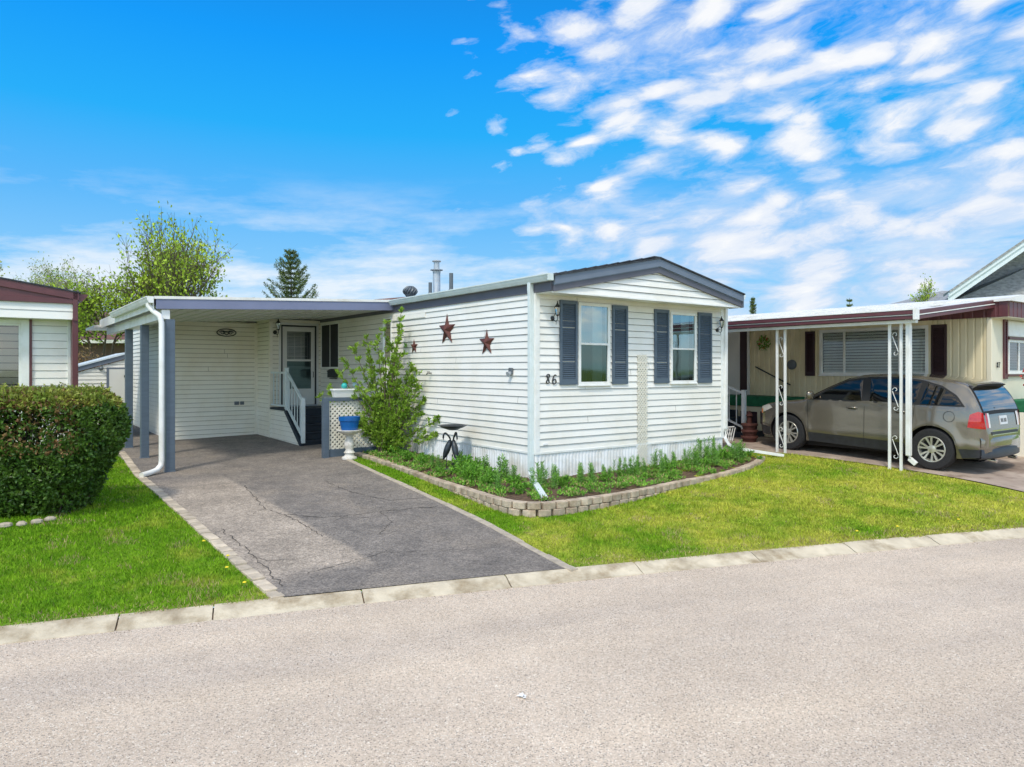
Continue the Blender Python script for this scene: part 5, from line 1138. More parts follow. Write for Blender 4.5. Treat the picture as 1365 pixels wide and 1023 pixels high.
# pots, wreath, round plate, hanging box
c=(7.55,1.25,gf(7.55,1.25)); mb=MB()
for k in range(3): mb.lathe((c[0],c[1],c[2]+k*.15),[(.15,0),(.18,.10),(.20,.10),(.20,.145),(.17,.15)],16)
tag(mb.build('terracotta_planter','terracotta',base=c,smooth=40),'stack of terracotta pots at the foot of the white stair rail','planter')
mb=MB(); mb.lathe((c[0],c[1],c[2]+.45),[(.06,0),(.05,.14),(.09,.18),(.02,.3)],10); tag(mb.build('clay_ornament','rust',base=(c[0],c[1],c[2]+.45)),'rust-coloured clay figure on top of the stacked terracotta pots','ornament')
mb=MB()
c=(7.15,1.55,gf(7.15,1.55))
for s in(-1,1):
    for k in range(4): mb.tube([(c[0]+(k-1.5)*.09,c[1],c[2]),(c[0]+(k-1.5)*.09+s*.12,c[1],c[2]+.33)],.012,5)
mb.tube([(c[0]-.2,c[1],c[2]+.35),(c[0]+.2,c[1],c[2]+.35)],.02,6); tag(mb.build('folding_stand','white',base=c),'small white criss-cross stand beside the terracotta pots','plant stand')
mb=MB(); wc=Vector(NS.p(2.35,2.92,.06)); 
for k in range(140):
    a=random.uniform(0,6.28); mb.leaf(wc+Vector((random.uniform(-.03,.03),math.cos(a)*.13,math.sin(a)*.13))+rv(.03),rv(1),.08,.035,mi=0 if random.random()<.8 else 1)
tag(mb.build('wreath',['leaf_plant','red'],base=tuple(wc)),'green leafy wreath hanging on the cream wall under the metal carport','wreath')
mb=MB(); mb.lathe(NS.p(1.52,2.33,.02),[(.13,0),(.13,-.03),(.08,-.05),(.02,-.05)],20,axis='x'); tag(mb.build('wall_plate','greymetal',base=NS.p(1.52,2.33,.02),smooth=40),'round grey plate hung on the cream wall behind the scroll posts','wall ornament')
mb=MB(); pbox(mb,NS,1.72,1.90,1.62,1.76,.015,.09); tag(mb.build('meter_box','iron',base=NS.p(1.8,1.6,0),bevel=.01),'small dark box low on the cream wall above the green deck','meter box')
# front planter and green step on the right edge
mb=MB(); mb.box((10.3,-3.75,1.30),(13.5,NV-.02,1.55)); tag(mb.build('front_deck','green_turf',base=(11,-3.4,1.3),bevel=.02),'green carpeted ledge along the front of the cream home at the right edge','deck')
mb=MB(); mb.box((10.3,-3.72,.35),(13.5,NV-.03,1.30)); tag(mb.build('deck_skirting','siding2',base=(11,-3.4,.35)),'cream skirting under the green ledge at the right edge','skirting')
fb=thing('flower_box','white raised flower box with green plants and red flowers at the right edge','planter',(10.6,-4.3,.35))
mb=MB(); mb.box((10.25,-4.6,.25),(13,-3.95,.84)); mb.build('box','white',fb,bevel=.015); l=MB()
for _ in range(900): l.leaf(Vector((random.uniform(10.3,12.5),random.uniform(-4.55,-4.0),.84+abs(random.gauss(0,.09)))),rv(1)+Vector((0,0,.8)),.08,.035)
l.build('plants','leaf_plant',fb)
hbk=thing('hanging_basket','small red flowering twig at the right edge in front of the neighbouring window','flowers',(10.9,-3.5,2.0)); l=MB(); s=MB()
for _ in range(9): 
    b0=Vector((10.95,-3.4,1.55)); tip=b0+Vector((random.uniform(-.35,.35),random.uniform(-.2,.1),random.uniform(.3,.7))); s.tube([b0,b0.lerp(tip,.5)+Vector((0,0,.1)),tip],.006,4); 
    for _ in range(7): l.leaf(tip+rv(.035),rv(1),.045,.04)
s.build('twigs','stem',hbk); l.build('flowers','red',hbk)
# metal carport
mc=thing('metal_carport','white ribbed metal carport roof with maroon gutter over the parked car','carport',(6.4,-1.5,.4))
E0,E1=6.32,9.85; zr=lambda u:3.285+(u-E0)*.112
mb=MB(); v=NV-.05
while v<9.5:
    for (a,b_,h) in ((0,.36,0),(.36,.375,.0),(.375,.40,.04)):
        if h==0 and a==.36: continue
        va,vb=v+a,v+b_; mb.hexa([(E0,va,zr(E0)-.02),(E1,va,zr(E1)-.02),(E1,vb,zr(E1)-.02),(E0,vb,zr(E0)-.02),(E0,va,zr(E0)+h),(E1,va,zr(E1)+h),(E1,vb,zr(E1)+h),(E0,vb,zr(E0)+h)])
    v+=.40
mb.build('roof','roofwhite',mc)
mb=MB(); mb.box((E0-.13,NV-.08,3.205),(E0,9.4,3.275)); mb.box((E0-.10,NV-.08,3.12),(E0,9.4,3.18)); 
mb.hexa([(E0-.02,NV-.10,3.205),(E1,NV-.10,zr(E1)-.08),(E1,NV-.05,zr(E1)-.08),(E0-.02,NV-.05,3.205),(E0-.02,NV-.10,3.275),(E1,NV-.10,zr(E1)-.01),(E1,NV-.05,zr(E1)-.01),(E0-.02,NV-.05,3.275)])
mb.hexa([(E0-.02,NV-.10,3.11),(E1,NV-.10,zr(E1)-.175),(E1,NV-.05,zr(E1)-.175),(E0-.02,NV-.05,3.11),(E0-.02,NV-.10,3.175),(E1,NV-.10,zr(E1)-.11),(E1,NV-.05,zr(E1)-.11),(E0-.02,NV-.05,3.175)])
mb.build('gutter','maroon',mc,bevel=.004)
mb=MB(); mb.box((E0-.14,NV-.085,3.277),(E0,9.4,3.292)); mb.box((E0-.105,NV-.082,3.183),(E0,9.4,3.20)); mb.hexa([(E0-.02,NV-.11,3.183),(E1,NV-.11,zr(E1)-.105),(E1,NV-.05,zr(E1)-.105),(E0-.02,NV-.05,3.183),(E0-.02,NV-.11,3.20),(E1,NV-.11,zr(E1)-.085),(E1,NV-.05,zr(E1)-.085),(E0-.02,NV-.05,3.20)]); mb.box((E0-.15,NV-.13,3.10),(E0-.02,NV-.07,3.30)); mb.box((E0,NV-.05,3.05),(E0+.1,9.4,3.11)); mb.build('white_trim','white',mc,bevel=.003)
mb=MB()
for k in range(13):
    vv=NV+.3+k*.75+random.uniform(-.2,.2); uu=random.uniform(7.2,8.4); zz=zr(uu)+.002; mb.add([(uu,vv,zz),(uu+.45,vv+.02,zz+.05),(uu+.5,vv+.12,zz+.056),(uu+.1,vv+.16,zz+.012)],[(0,1,2,3)])
mb.build('leaf_litter','stem',mc)
def scroll_post(v,w=.19):
    u=6.46; z=min(gf(u,v),gf(u,v+w))-.02; T=3.10
    mb=MB(); mb.box((u-.022,v-w/2-.022,z),(u+.022,v-w/2+.022,T)); mb.box((u-.022,v+w/2-.022,z),(u+.022,v+w/2+.022,T)); mb.box((u-.02,v-w/2+.022,T-.04),(u+.02,v+w/2-.022,T)); p=mb.build('post','white',mc,bevel=.004)
    mb=MB()
    def scroll(zc,s):
        for k in(-1,1):
            pts=[]
            for i in range(22):
                t=i/21*4.6; r=.052*(1-t/6.2); pts.append((u,v+k*s*(.0)+r*math.cos(t+ (0 if k>0 else math.pi))*s,zc+k*.17+r*math.sin(t+(0 if k>0 else math.pi))))
            mb.tube(pts,.006,5)
        mb.tube([(u,v-.055*s,zc-.15),(u,v-.02*s,zc-.05),(u,v+.02*s,zc+.05),(u,v+.055*s,zc+.15)],.007,5)
    for zc in (T-.42,T-1.45,T-2.35) : scroll(zc,1)
    mb.build('iron_scroll','white',p)
scroll_post(-.30); scroll_post(-2.68,.21)
mb=MB(); v=-2.93; u=6.44; mb.rtube([(u-.05,v,3.12),(u,v,3.0),(u,v,.62),(u+.0,v-.02,.56),(u+.02,v-.12,.47)],.10,.075); mb.build('downspout','white',mc,bevel=.006)
# grey gabled house behind on the right
gh=thing('grey_roof_house','large house behind with a grey shingled roof and wide pale rake boards','house',(*FR(24,32),.5))
mb=MB(); wbox(mb,22.6,44,31.5,44,.5,5.1); mb.build('wall','siding2',gh)
Q=lambda px,py,d:(*FR((px-682.5)/950*d,d),2.2-(py-493)*d/950)
mb=MB()
def rake(off0,off1,y0,y1,mi):
    for (xa,za,xb,zb) in ((17.75,5.32,25,10.3),(25,10.3,32.2,5.32)):
        k=(y1-y0)*.45
        mb.hexa([q(xa,y0,za+off0),q(xb,y0,zb+off0),q(xb+k,y1,zb+off0),q(xa+k,y1,za+off0),q(xa,y0,za+off1),q(xb,y0,zb+off1),q(xb+k,y1,zb+off1),q(xa+k,y1,za+off1)],mi)
rake(-.42,0,29.0,29.1,0); rake(-.16,-.0,28.94,29.0,0); mb.build('rake_board','bluewhite',gh)
mb=MB(); rake(-.30,-.24,29.1,31.5,0); mb.build('eave_soffit','greymetal',gh)
mb=MB(); rake(.0,.10,28.9,30.6,0); mb.build('upper_roof','greyroof',gh)
mb=MB(); face(mb,q(18.7,30.0,5.15),q(40,30.0,5.15),q(40,31.4,8.0),q(23.4,31.4,7.0)); face(mb,q(18.7,30.0,5.15),q(23.4,31.4,7.0),q(18.9,36,5.15)); mb.build('lower_roof','greyroof',gh)
mb=MB(); face(mb,q(19.28,31.5,4.6),q(35,31.5,4.6),q(35,31.5,5.3),q(27.15,31.5,10.72),q(19.28,31.5,5.28)); mb.build('gable_shingles','greyroof',gh)
hp=thing('distant_house','low grey distant roof tip beside the small green tree','house',(*FR(22,36),.5)); mb=MB(); wbox(mb,20.6,24.5,36,40,.5,5.4); mb.build('wall','siding2',hp); mb=MB(); face(mb,q(19.9,35.5,5.5),q(25.5,35.5,5.5),q(24.3,38,6.4),q(22.9,38,6.4)); face(mb,q(19.9,35.5,5.5),q(22.9,38,6.4),q(19.9,41,5.5)); mb.build('roof','greyroof',hp)
ah=thing('house_across_street','low tan bungalow with a brown roof across the street','house',(*FR(34,-9),.1))
mb=MB(); wbox(mb,27,44,-15,-7,.05,3.1); mb.build('wall','cream_l',ah)
mb=MB(); e=[q(26.4,-6.4,3.05),q(44.6,-6.4,3.05),q(44.6,-15.6,3.05),q(26.4,-15.6,3.05)]; r0,r1=q(29,-11,4.7),q(42,-11,4.7); face(mb,e[0],e[1],r1,r0); face(mb,e[1],e[2],r1); face(mb,e[2],e[3],r0,r1); face(mb,e[3],e[0],r0); mb.build('roof','brownroof',ah)
for xx in (29,34,39): mb=MB(); wbox(mb,xx,xx+1.6,-6.99,-6.95,1.1,2.3); mb.build('window','glass_dk',ah)
conifer('dark spruce standing across the street',24,-5.5,7.5,1.9,nb=18,dens=.6)
tree('round green street tree across the street',20,-9,6.5,1.8,.2,'leaf_birch','bark',3500,.2,shape=.8)
# ================================================================== PARKED CAR (front end pointing away from the street)
KS=1.045; UC=7.97; VR=-3.10
zR=gf(7.0,-3.1)+.005; zF=gf(7.0,-.15)+.005; WB=2.83
def CP(x,y,z):
    if x<-.35: x=-.35+(x+.35)*.80
    return (UC-y*KS, VR+x*KS, zR+(zF-zR)*x/WB+z*KS)
car=thing('parked_car','taupe metallic crossover car parked under the white metal carport','car',(UC,VR+1.4,zR))
def pl_(tab,x):
    if x<=tab[0][0]: return tab[0][1]
    for (a,p),(b_,r) in zip(tab,tab[1:]):
        if x<=b_:
            t=(x-a)/(b_-a); return p+(r-p)*t
    return tab[-1][1]
def sm(tab,x,h=.05): return (pl_(tab,x-h)+2*pl_(tab,x)+pl_(tab,x+h))/4
TOP=[(-.93,.60),(-.915,.78),(-.90,.90),(-.87,1.06),(-.80,1.22),(-.70,1.38),(-.60,1.50),(-.50,1.575),(-.30,1.625),(0,1.66),(.5,1.69),(1.0,1.69),(1.35,1.655),(1.60,1.585),(2.0,1.385),(2.45,1.125),(2.55,1.085),(3.0,1.03),(3.4,.95),(3.60,.86),(3.70,.76),(3.75,.62)]
PLAN=[(-.93,.66),(-.90,.78),(-.85,.86),(-.70,.925),(-.4,.955),(0,.965),(1.2,.962),(2.4,.962),(2.9,.955),(3.2,.93),(3.45,.86),(3.60,.76),(3.70,.62),(3.75,.50)]
BOT=[(-.93,.42),(-.8,.30),(-.45,.26),(0,.25),(2.8,.25),(3.4,.24),(3.65,.26),(3.75,.34)]
def belt(x): return 1.12-.05*max(0,min(1,(x-.2)/2.2)) 
def halfw(x,z):
    w=sm(PLAN,x)
    bz=belt(x)
    if z<.45: w-=.035*(.45-z)/.2
    w-=.018*max(0,(z-.80))/.3 if z<=bz else .018*max(0,(bz-.80))/.3
    w+=.012*math.exp(-((z-.50)/.06)**2)     # crease low on the doors
    w+=.010*math.exp(-((z-.93)/.05)**2)
    for wx in(0,2.83):                      # flared arches
        r=math.hypot(x-wx,z-.37); w+=.022*math.exp(-((r-.45)/.07)**2)
    if z>bz: w-= .22*((z-bz)/.55)**1.15+.012
    return w
def ztop(x): return sm(TOP,x,.03)
def ring(x,inset=0):
    zt_=ztop(x); zb_=sm(BOT,x); pts=[]; r=min(.075,(zt_-zb_)*.3); zs=zt_-r; ns=16
    wt=halfw(x,zs)
    pts.append((0,zb_))
    pts.append((halfw(x,zb_)-.10,zb_))
    for i in range(ns+1):
        z=zb_+(zs-zb_)*i/ns; pts.append((halfw(x,z),z))
    rr=min(r*1.3,wt*.4)
    for i in range(1,5):
        a=math.pi/2*i/4; pts.append((wt-rr+rr*math.cos(a),zs+r*math.sin(a)*.82))
    wl=wt-rr; zl=zs+r*.82
    for f in(.8,.6,.4,.2,0): pts.append((wl*f,zl+r*.18*(1-f*f)))
    return pts
st_x=[-.93,-.92,-.905,-.885,-.86,-.83,-.80,-.75,-.70,-.65,-.60,-.55,-.50,-.45]+[-.40+.07*i for i in range(int((3.40+.40)/.07)+1)]+[3.44,3.50,3.56,3.60,3.64,3.68,3.71,3.73,3.75]
mb=MB(); rings=[ring(x) for x in st_x]; K=len(rings[0])
for x,r_ in zip(st_x,rings):
    for (y,z) in r_: mb.v.append((x,y,z))
    for (y,z) in r_[1:-1][::-1]: mb.v.append((x,-y,z))
n2=2*K-2
for i in range(len(st_x)-1):
    for j in range(n2): mb.f.append([i*n2+j,(i+1)*n2+j,(i+1)*n2+(j+1)%n2,i*n2+(j+1)%n2]); mb.m.append(0)
mb.f.append(list(range(n2))); mb.m.append(0); mb.f.append([(len(st_x)-1)*n2+j for j in range(n2-1,-1,-1)]); mb.m.append(0)
me=bpy.data.meshes.new('car_tmp'); me.from_pydata(mb.v,[],mb.f); me.update()
for nm in('paint','seam','clad'): me.materials.append(M[nm])
tmp=bpy.data.objects.new('car_tmp',me); COL.objects.link(tmp)
def cutter(vs_fs):
    m_=bpy.data.meshes.new('cut'); m_.from_pydata(*vs_fs); m_.materials.append(M['seam']); o=bpy.data.objects.new('cut',m_); COL.objects.link(o); return o
cuts=[]
for wx in(0,2.83):
    for sgn in(-1,1):
        c_=MB(); n=40; pr=[(wx+.425*math.cos(2*math.pi*i/n),.375+.425*math.sin(2*math.pi*i/n)) for i in range(n)]
        y0,y1=(.62*sgn,1.2*sgn); c_.prism([(p[0],y0,p[1]) for p in pr],(0,y1-y0,0)); cuts.append(cutter((c_.v,[],c_.f)))
bpy.context.view_layer.update()
import bmesh
for c_ in cuts:
    bm=bmesh.new(); bm.from_mesh(c_.data); bmesh.ops.recalc_face_normals(bm,faces=bm.faces); bm.to_mesh(c_.data); bm.free()
bm=bmesh.new(); bm.from_mesh(me); bmesh.ops.recalc_face_normals(bm,faces=bm.faces); bm.to_mesh(me); bm.free()
for c_ in cuts:
    md=tmp.modifiers.new('b','BOOLEAN'); md.operation='DIFFERENCE'; md.object=c_; md.solver='EXACT'
dg=bpy.context.evaluated_depsgraph_get(); res=bpy.data.meshes.new_from_object(tmp.evaluated_get(dg))
for c_ in cuts: bpy.data.objects.remove(c_)
bpy.data.objects.remove(tmp)
for v_ in res.vertices: p=CP(*v_.co); v_.co=sub(p,car['_b'])
for p_ in res.polygons:
    pass
res.name='body'; bod=bpy.data.objects.new('body',res); COL.objects.link(bod); bod.parent=car
res.shade_smooth(); res.set_sharp_from_angle(angle=R(32))
# patches that follow the side of the body: outline (x,z), pushed out by d
def sidepatch(mb,poly,sg,d,step=.05,mi=0):
    xs_=[p[0] for p in poly]; x0,x1=min(xs_),max(xs_); n=max(2,int((x1-x0)/step))
    def span(x):
        zz=[]
        for (a,b_) in zip(poly,poly[1:]+poly[:1]):
            if (a[0]-x)*(b_[0]-x)<=0 and abs(a[0]-b_[0])>1e-9: zz.append(a[1]+(b_[1]-a[1])*(x-a[0])/(b_[0]-a[0]))
        return (min(zz),max(zz)) if zz else None
    cols=[]
    for i in range(n+1):
        x=x0+(x1-x0)*(i/n); x=min(max(x,x0+1e-4),x1-1e-4); s_=span(x)
        if s_: cols.append([CP(x,sg*(halfw(x,s_[0]+(s_[1]-s_[0])*k/6)+d),s_[0]+(s_[1]-s_[0])*k/6) for k in range(7)])
    o=len(mb.v)
    for c_ in cols: mb.v+=c_
    for i in range(len(cols)-1):
        for k in range(6):
            f=[o+i*7+k,o+(i+1)*7+k,o+(i+1)*7+k+1,o+i*7+k+1]; mb.f.append(f if sg<0 else f[::-1]); mb.m.append(mi)
WIN=[[(2.30,1.115),(1.28,1.145),(1.30,1.555),(1.60,1.50),(2.0,1.30)],[(1.16,1.15),(.30,1.165),(.24,1.56),(.6,1.60),(1.18,1.575)],[(.22,1.165),(-.50,1.185),(-.36,1.32),(-.12,1.47),(.14,1.555)]]
for sg in(1,-1):
    tr=MB(); sidepatch(tr,[(2.42,1.09),(-.56,1.165),(-.38,1.35),(-.1,1.515),(.25,1.60),(.7,1.628),(1.2,1.61),(1.62,1.535),(2.05,1.31)],sg,.003,mi=0); tr.build('window_surround','seam',car,smooth=60)
    for k,wn in enumerate(WIN):
        g=MB(); sidepatch(g,wn,sg,.007); g.build('side_window','glass_carx' if 'glass_carx' in M else 'glass_car',car,smooth=60)
    # cladding along sills and arches, door seams, handles
    c_=MB(); sidepatch(c_,[(2.36,.25),(.46,.25),(.46,.43),(2.36,.43)],sg,.010); sidepatch(c_,[(-.47,.27),(-.86,.31),(-.88,.45),(-.46,.43)],sg,.008); sidepatch(c_,[(3.27,.26),(3.60,.27),(3.62,.46),(3.26,.44)],sg,.008)
    for wx in(0,2.83):
        n=20
        for i in range(n):
            a0_,a1_=math.pi*(-.08+1.16*i/n),math.pi*(-.08+1.16*(i+1)/n); q4=[]
            for (aa,rr) in ((a0_,.424),(a1_,.424),(a1_,.452),(a0_,.452)): x=wx+rr*math.cos(aa); z=.375+rr*math.sin(aa); q4.append(CP(x,sg*(halfw(x,z)+.009),z))
            c_.add(q4 if sg>0 else q4[::-1],[(0,1,2,3)],1)
    c_.build('cladding',['clad','paint'],car,smooth=50)
    for xa,xb,z0_,z1_ in ((2.36,2.40,.44,1.10),(1.22,1.215,.30,1.13),(.34,.30,.60,1.15),(.34,.50,.60,.44)):
        m_=8; c_=MB()
        for i in range(m_):
            q4=[]
            for (t,dx) in ((i/m_,-.004),(i/m_,.004),((i+1)/m_,.004),((i+1)/m_,-.004)): x=lerp(xa,xb,t)+dx; z=lerp(z0_,z1_,t); q4.append(CP(x,sg*(halfw(x,z)+.0125 if z<.44 else sg*0+halfw(x,z)+.004)*1.0 if sg>0 else -(halfw(x,z)+(.0125 if z<.44 else .004)),z))
            c_.add(q4,[(0,1,2,3)])
        c_.build('door_seam','seam',car)
    for hx in(1.36,.44):
        h_=MB(); z=1.0; h_.tube([CP(hx,sg*(halfw(hx,z)+.0),z),CP(hx+.02,sg*(halfw(hx,z)+.035),z),CP(hx+.18,sg*(halfw(hx,z)+.035),z),CP(hx+.20,sg*(halfw(hx,z)),z)],.016,6); h_.tube([CP(hx+.03,sg*(halfw(hx,z-.01)+.002),z-.015),CP(hx+.17,sg*(halfw(hx,z-.01)+.002),z-.015)],.022,6,1); h_.build('door_handle',['paint','seam'],car,smooth=60)
    mr_=MB(); mr_.tube([CP(2.28,sg*.90,1.13),CP(2.26,sg*1.0,1.15)],.03,6,1); mr_.lathe(CP(2.27,sg*1.06,1.19),[(.002,-.10),(.06,-.085),(.085,-.03),(.088,.03),(.07,.08),(.002,.10)],14,0,sx=1.25,sy=.75); mr_.build('wing_mirror',['paint','clad'],car,smooth=60)
    tl=MB(); sidepatch(tl,[(-.905,.80),(-.62,.82),(-.66,1.04),(-.80,1.10),(-.865,1.08)],sg,.008,.02)
    o_=len(tl.v); Nn=6; 
    for i in range(Nn+1):
        y=lerp(.80,.60,i/Nn)
        for z in(.82,.90,.98,1.07): 
            xr=min((x_ for x_ in [-.93+.003*j for j in range(60)] if ztop(x_)>=z),default=-.9); tl.v.append(CP(min(xr,-.80)-.012+max(0,(y-.70))*.45,sg*y,z))
    for i in range(Nn):
        for k in range(3): f=[o_+i*4+k,o_+(i+1)*4+k,o_+(i+1)*4+k+1,o_+i*4+k+1]; tl.f.append(f); tl.m.append(1 if i>=4 else 0)
    tl.build('tail_light',['redlens','clearlens'],car,smooth=60)
    hl=MB(); sidepatch(hl,[(3.22,.86),(3.55,.72),(3.62,.78),(3.56,.86),(3.3,.93)],sg,.010,.03); hm=hl.build('headlight','clearlens',car,smooth=60)
    hl=MB(); sidepatch(hl,[(3.50,.72),(3.60,.71),(3.62,.79),(3.52,.82)],sg,.016,.03); hl.build('indicator','amber',hm)
fc=MB(); n=20; cc=(-.28,.98)
for i in range(n):
    q4=[]
    for (aa,rr) in ((i,.088),(i+1,.088),(i+1,.096),(i,.096)): a=aa*2*math.pi/n; x=cc[0]+rr*math.cos(a); z=cc[1]+rr*math.sin(a); q4.append(CP(x,halfw(x,z)+.004,z))
    fc.add(q4,[(0,1,2,3)])
fc.build('fuel_flap','seam',car)
# glass front and rear following the top line
def topglass(mb,xs_,wf,d,inset=0):
    o=len(mb.v); n=12
    for i,x in enumerate(xs_):
        z=ztop(x); dz=ztop(x+.02)-ztop(x-.02); L_=math.hypot(.04,dz); nx,nz=-dz/L_,.04/L_
        w=wf(x)
        for k in range(n+1):
            y=w*(-1+2*k/n); drop=.014*(y/w)**2; mb.v.append(CP(x+nx*d,y,z+nz*d-drop))
    for i in range(len(xs_)-1):
        for k in range(n): mb.f.append([o+i*(n+1)+k,o+(i+1)*(n+1)+k,o+(i+1)*(n+1)+k+1,o+i*(n+1)+k+1]); mb.m.append(0)
mb=MB(); topglass(mb,[1.62+.06*i for i in range(14)],lambda x:halfw(x,ztop(x)-.06)-.06,.006); mb.build('windscreen','glass_car',car,smooth=60)
mb=MB(); topglass(mb,[-.845+.02*i for i in range(15)],lambda x:halfw(x,ztop(x)-.06)-.085,.008); mb.build('rear_window','glass_rear',car,smooth=60)
mb=MB(); topglass(mb,[-.865+.02*i for i in range(17)],lambda x:halfw(x,ztop(x)-.06)-.045,.004); mb.build('rear_window_surround','seam',car,smooth=60)
mb=MB() # spoiler
o_=0; W_=.62
pts=[]
for k in range(13):
    y=W_*(-1+2*k/12); e_=abs(y/W_)**3*.05
    for (x,z) in ((-.36,1.618),(-.52,1.612),(-.70+e_,1.585),(-.73+e_,1.572),(-.70+e_,1.555),(-.58,1.515)): mb.v.append(CP(x,y,z-.012*(y/W_)**2-e_*.25))
for k in range(12):
    for j in range(6): mb.f.append([k*6+j,(k+1)*6+j,(k+1)*6+(j+1)%6,k*6+(j+1)%6]); mb.m.append(0 if j<3 else 1)
mb.f.append(list(range(5,-1,-1))); mb.m.append(0); mb.f.append([72+j for j in range(6)]); mb.m.append(0); mb.build('spoiler',['paint','seam'],car,smooth=40)
mb=MB(); # tailgate trim, plate, bumper lip
def rearx(z): return min((x_ for x_ in [-.93+.002*j for j in range(220)] if ztop(x_)>=z),default=-.9)
def rbox(mb,y0,y1,z0_,z1_,d0,d1,mi=0):
    p=[]
    for d in(d0,d1):
        for (y,z) in((y0,z0_),(y1,z0_),(y1,z1_),(y0,z1_)): p.append(CP(rearx(z)-d,y,z))
    mb.hexa(p,mi)
rbox(mb,-.58,.58,.70,.745,-.02,.012,0); rbox(mb,-.56,.56,.755,.775,-.02,.016,1); rbox(mb,-.56,.56,.685,.70,-.02,.014,1); mb.build('tailgate_trim',['clad','chrome'],car)
mb=MB(); rbox(mb,-.16,.16,.86,1.01,-.01,.016,0)
for k,y in enumerate((.12,.08,.04,-.02,-.06,-.10)): rbox(mb,y-.012,y+.012,.90,.965,.016,.018,1)
mb.build('number_plate',['plate','ink'],car)
mb=MB(); 
for (xa,z0_,z1_,d) in ((-.93,.30,.46,.03),):
    n=14; o_=len(mb.v)
    for k in range(n+1):
        t=-1+2*k/n; y=.86*t; x=-.955+.10*abs(t)**3
        mb.v+=[CP(x+.06,y,.27),CP(x,y,.30),CP(x-.005,y,.44),CP(x+.03,y,.47)]
    for k in range(n):
        for j in range(3): mb.f.append([o_+k*4+j,o_+(k+1)*4+j,o_+(k+1)*4+j+1,o_+k*4+j+1]); mb.m.append(0)
mb.build('rear_bumper_cladding','clad',car,smooth=50)
mb=MB(); n=14
for k in range(n+1):
    t=-1+2*k/n; y=.87*t; x=-.965+.12*abs(t)**3
    mb.v+=[CP(x+.05,y,.46),CP(x-.01,y,.49),CP(x-.015,y,.60),CP(x+.005,y,.645),CP(x+.07,y,.655)]
for k in range(n):
    for j in range(4): mb.f.append([k*5+j,(k+1)*5+j,(k+1)*5+j+1,k*5+j+1]); mb.m.append(0)
mb.build('rear_bumper','paint',car,smooth=50)
for yy in (.45,-.45): mb=MB(); mb.tube([CP(-.80,yy,.25),CP(-.97,yy,.24)],.035,12); mb.build('exhaust_pipe','chrome',car,smooth=40)
mb=MB(); mb.box((UC-.75,VR-.7,zR+.24),(UC+.75,VR+3.4,zR+.34)); mb.build('underbody','seam',car)
mb=MB(); mb.tube([CP(.95,.1,1.70),CP(.80,.1,1.86)],[.008,.003],5); mb.build('aerial','seam',car)
mb=MB(); mb.tube([CP(2.46,.50,1.125),CP(2.40,-.1,1.16)],.012,5); mb.tube([CP(-.80,.0,1.13),CP(-.83,.28,1.15)],.014,5); mb.build('wiper','seam',car)
def wheel(x,sg):
    c=CP(x,sg*.865,.375); s=-sg  # outward direction in lot coordinates is -u for the left side
    T=.375*KS; w=MB(); half=.115
    w.lathe(c,[(.20,s*-half*.9),(T*.90,s*-half),(T*.985,s*-half*.75),(T,s*-half*.3),(T,s*half*.3),(T*.985,s*half*.75),(T*.93,s*half*1.0),(T*.80,s*half*1.04),(.245,s*half*.95),(.235,s*half*.80)],44,axis='x',caps=False)
    wo=w.build('wheel','tyre',car,smooth=35)
    r=MB(); r.lathe(c,[(.245,s*half*.95),(.240,s*half*1.0),(.222,s*half*.98),(.215,s*half*.6),(.20,s*half*.0)],44,axis='x',caps=False)
    for k in range(6):
        a=k*math.pi/3+.3
        for off in(-.17,.17):
            a0_=a+off*.35; a1_=a+off*1.25; q=lambda rr,aa,d:(c[0]+s*d,c[1]+rr*math.cos(aa),c[2]+rr*math.sin(aa))
            h0,h1=.24,.085
            r.hexa([q(.05,a0_-h0,.06),q(.05,a0_+h0,.06),q(.222,a1_+h1,.07),q(.222,a1_-h1,.07),q(.05,a0_-h0,.095),q(.05,a0_+h0,.095),q(.222,a1_+h1,.112),q(.222,a1_-h1,.112)])
    r.lathe(c,[(.075,s*.055),(.072,s*.098),(.035,s*.104),(.001,s*.105)],20,axis='x'); r.build('rim','alloy',wo,smooth=35)
    d=MB(); d.lathe(c,[(.235,s*.0),(.232,s*.02),(.001,s*.022)],30,axis='x'); d.build('brake_disc','seam',wo)
for x in(0,2.83):
    for sg in(1,-1): wheel(x,sg)
# interior shapes seen through the glass
mb=MB()
for (x,y) in ((1.15,.38),(1.15,-.38),(.25,.4),(.25,-.4)):
    mb.hexa([CP(x-.10,y-.24,.55),CP(x+.06,y-.24,.55),CP(x+.06,y+.24,.55),CP(x-.10,y+.24,.55),CP(x-.22,y-.20,1.22),CP(x-.12,y-.20,1.22),CP(x-.12,y+.20,1.22),CP(x-.22,y+.20,1.22)]); mb.hexa([CP(x-.22,y-.11,1.24),CP(x-.13,y-.11,1.24),CP(x-.13,y+.11,1.24),CP(x-.22,y+.11,1.24),CP(x-.23,y-.09,1.42),CP(x-.16,y-.09,1.42),CP(x-.16,y+.09,1.42),CP(x-.23,y+.09,1.42)])
mb.build('seats','seat',car,bevel=.03)
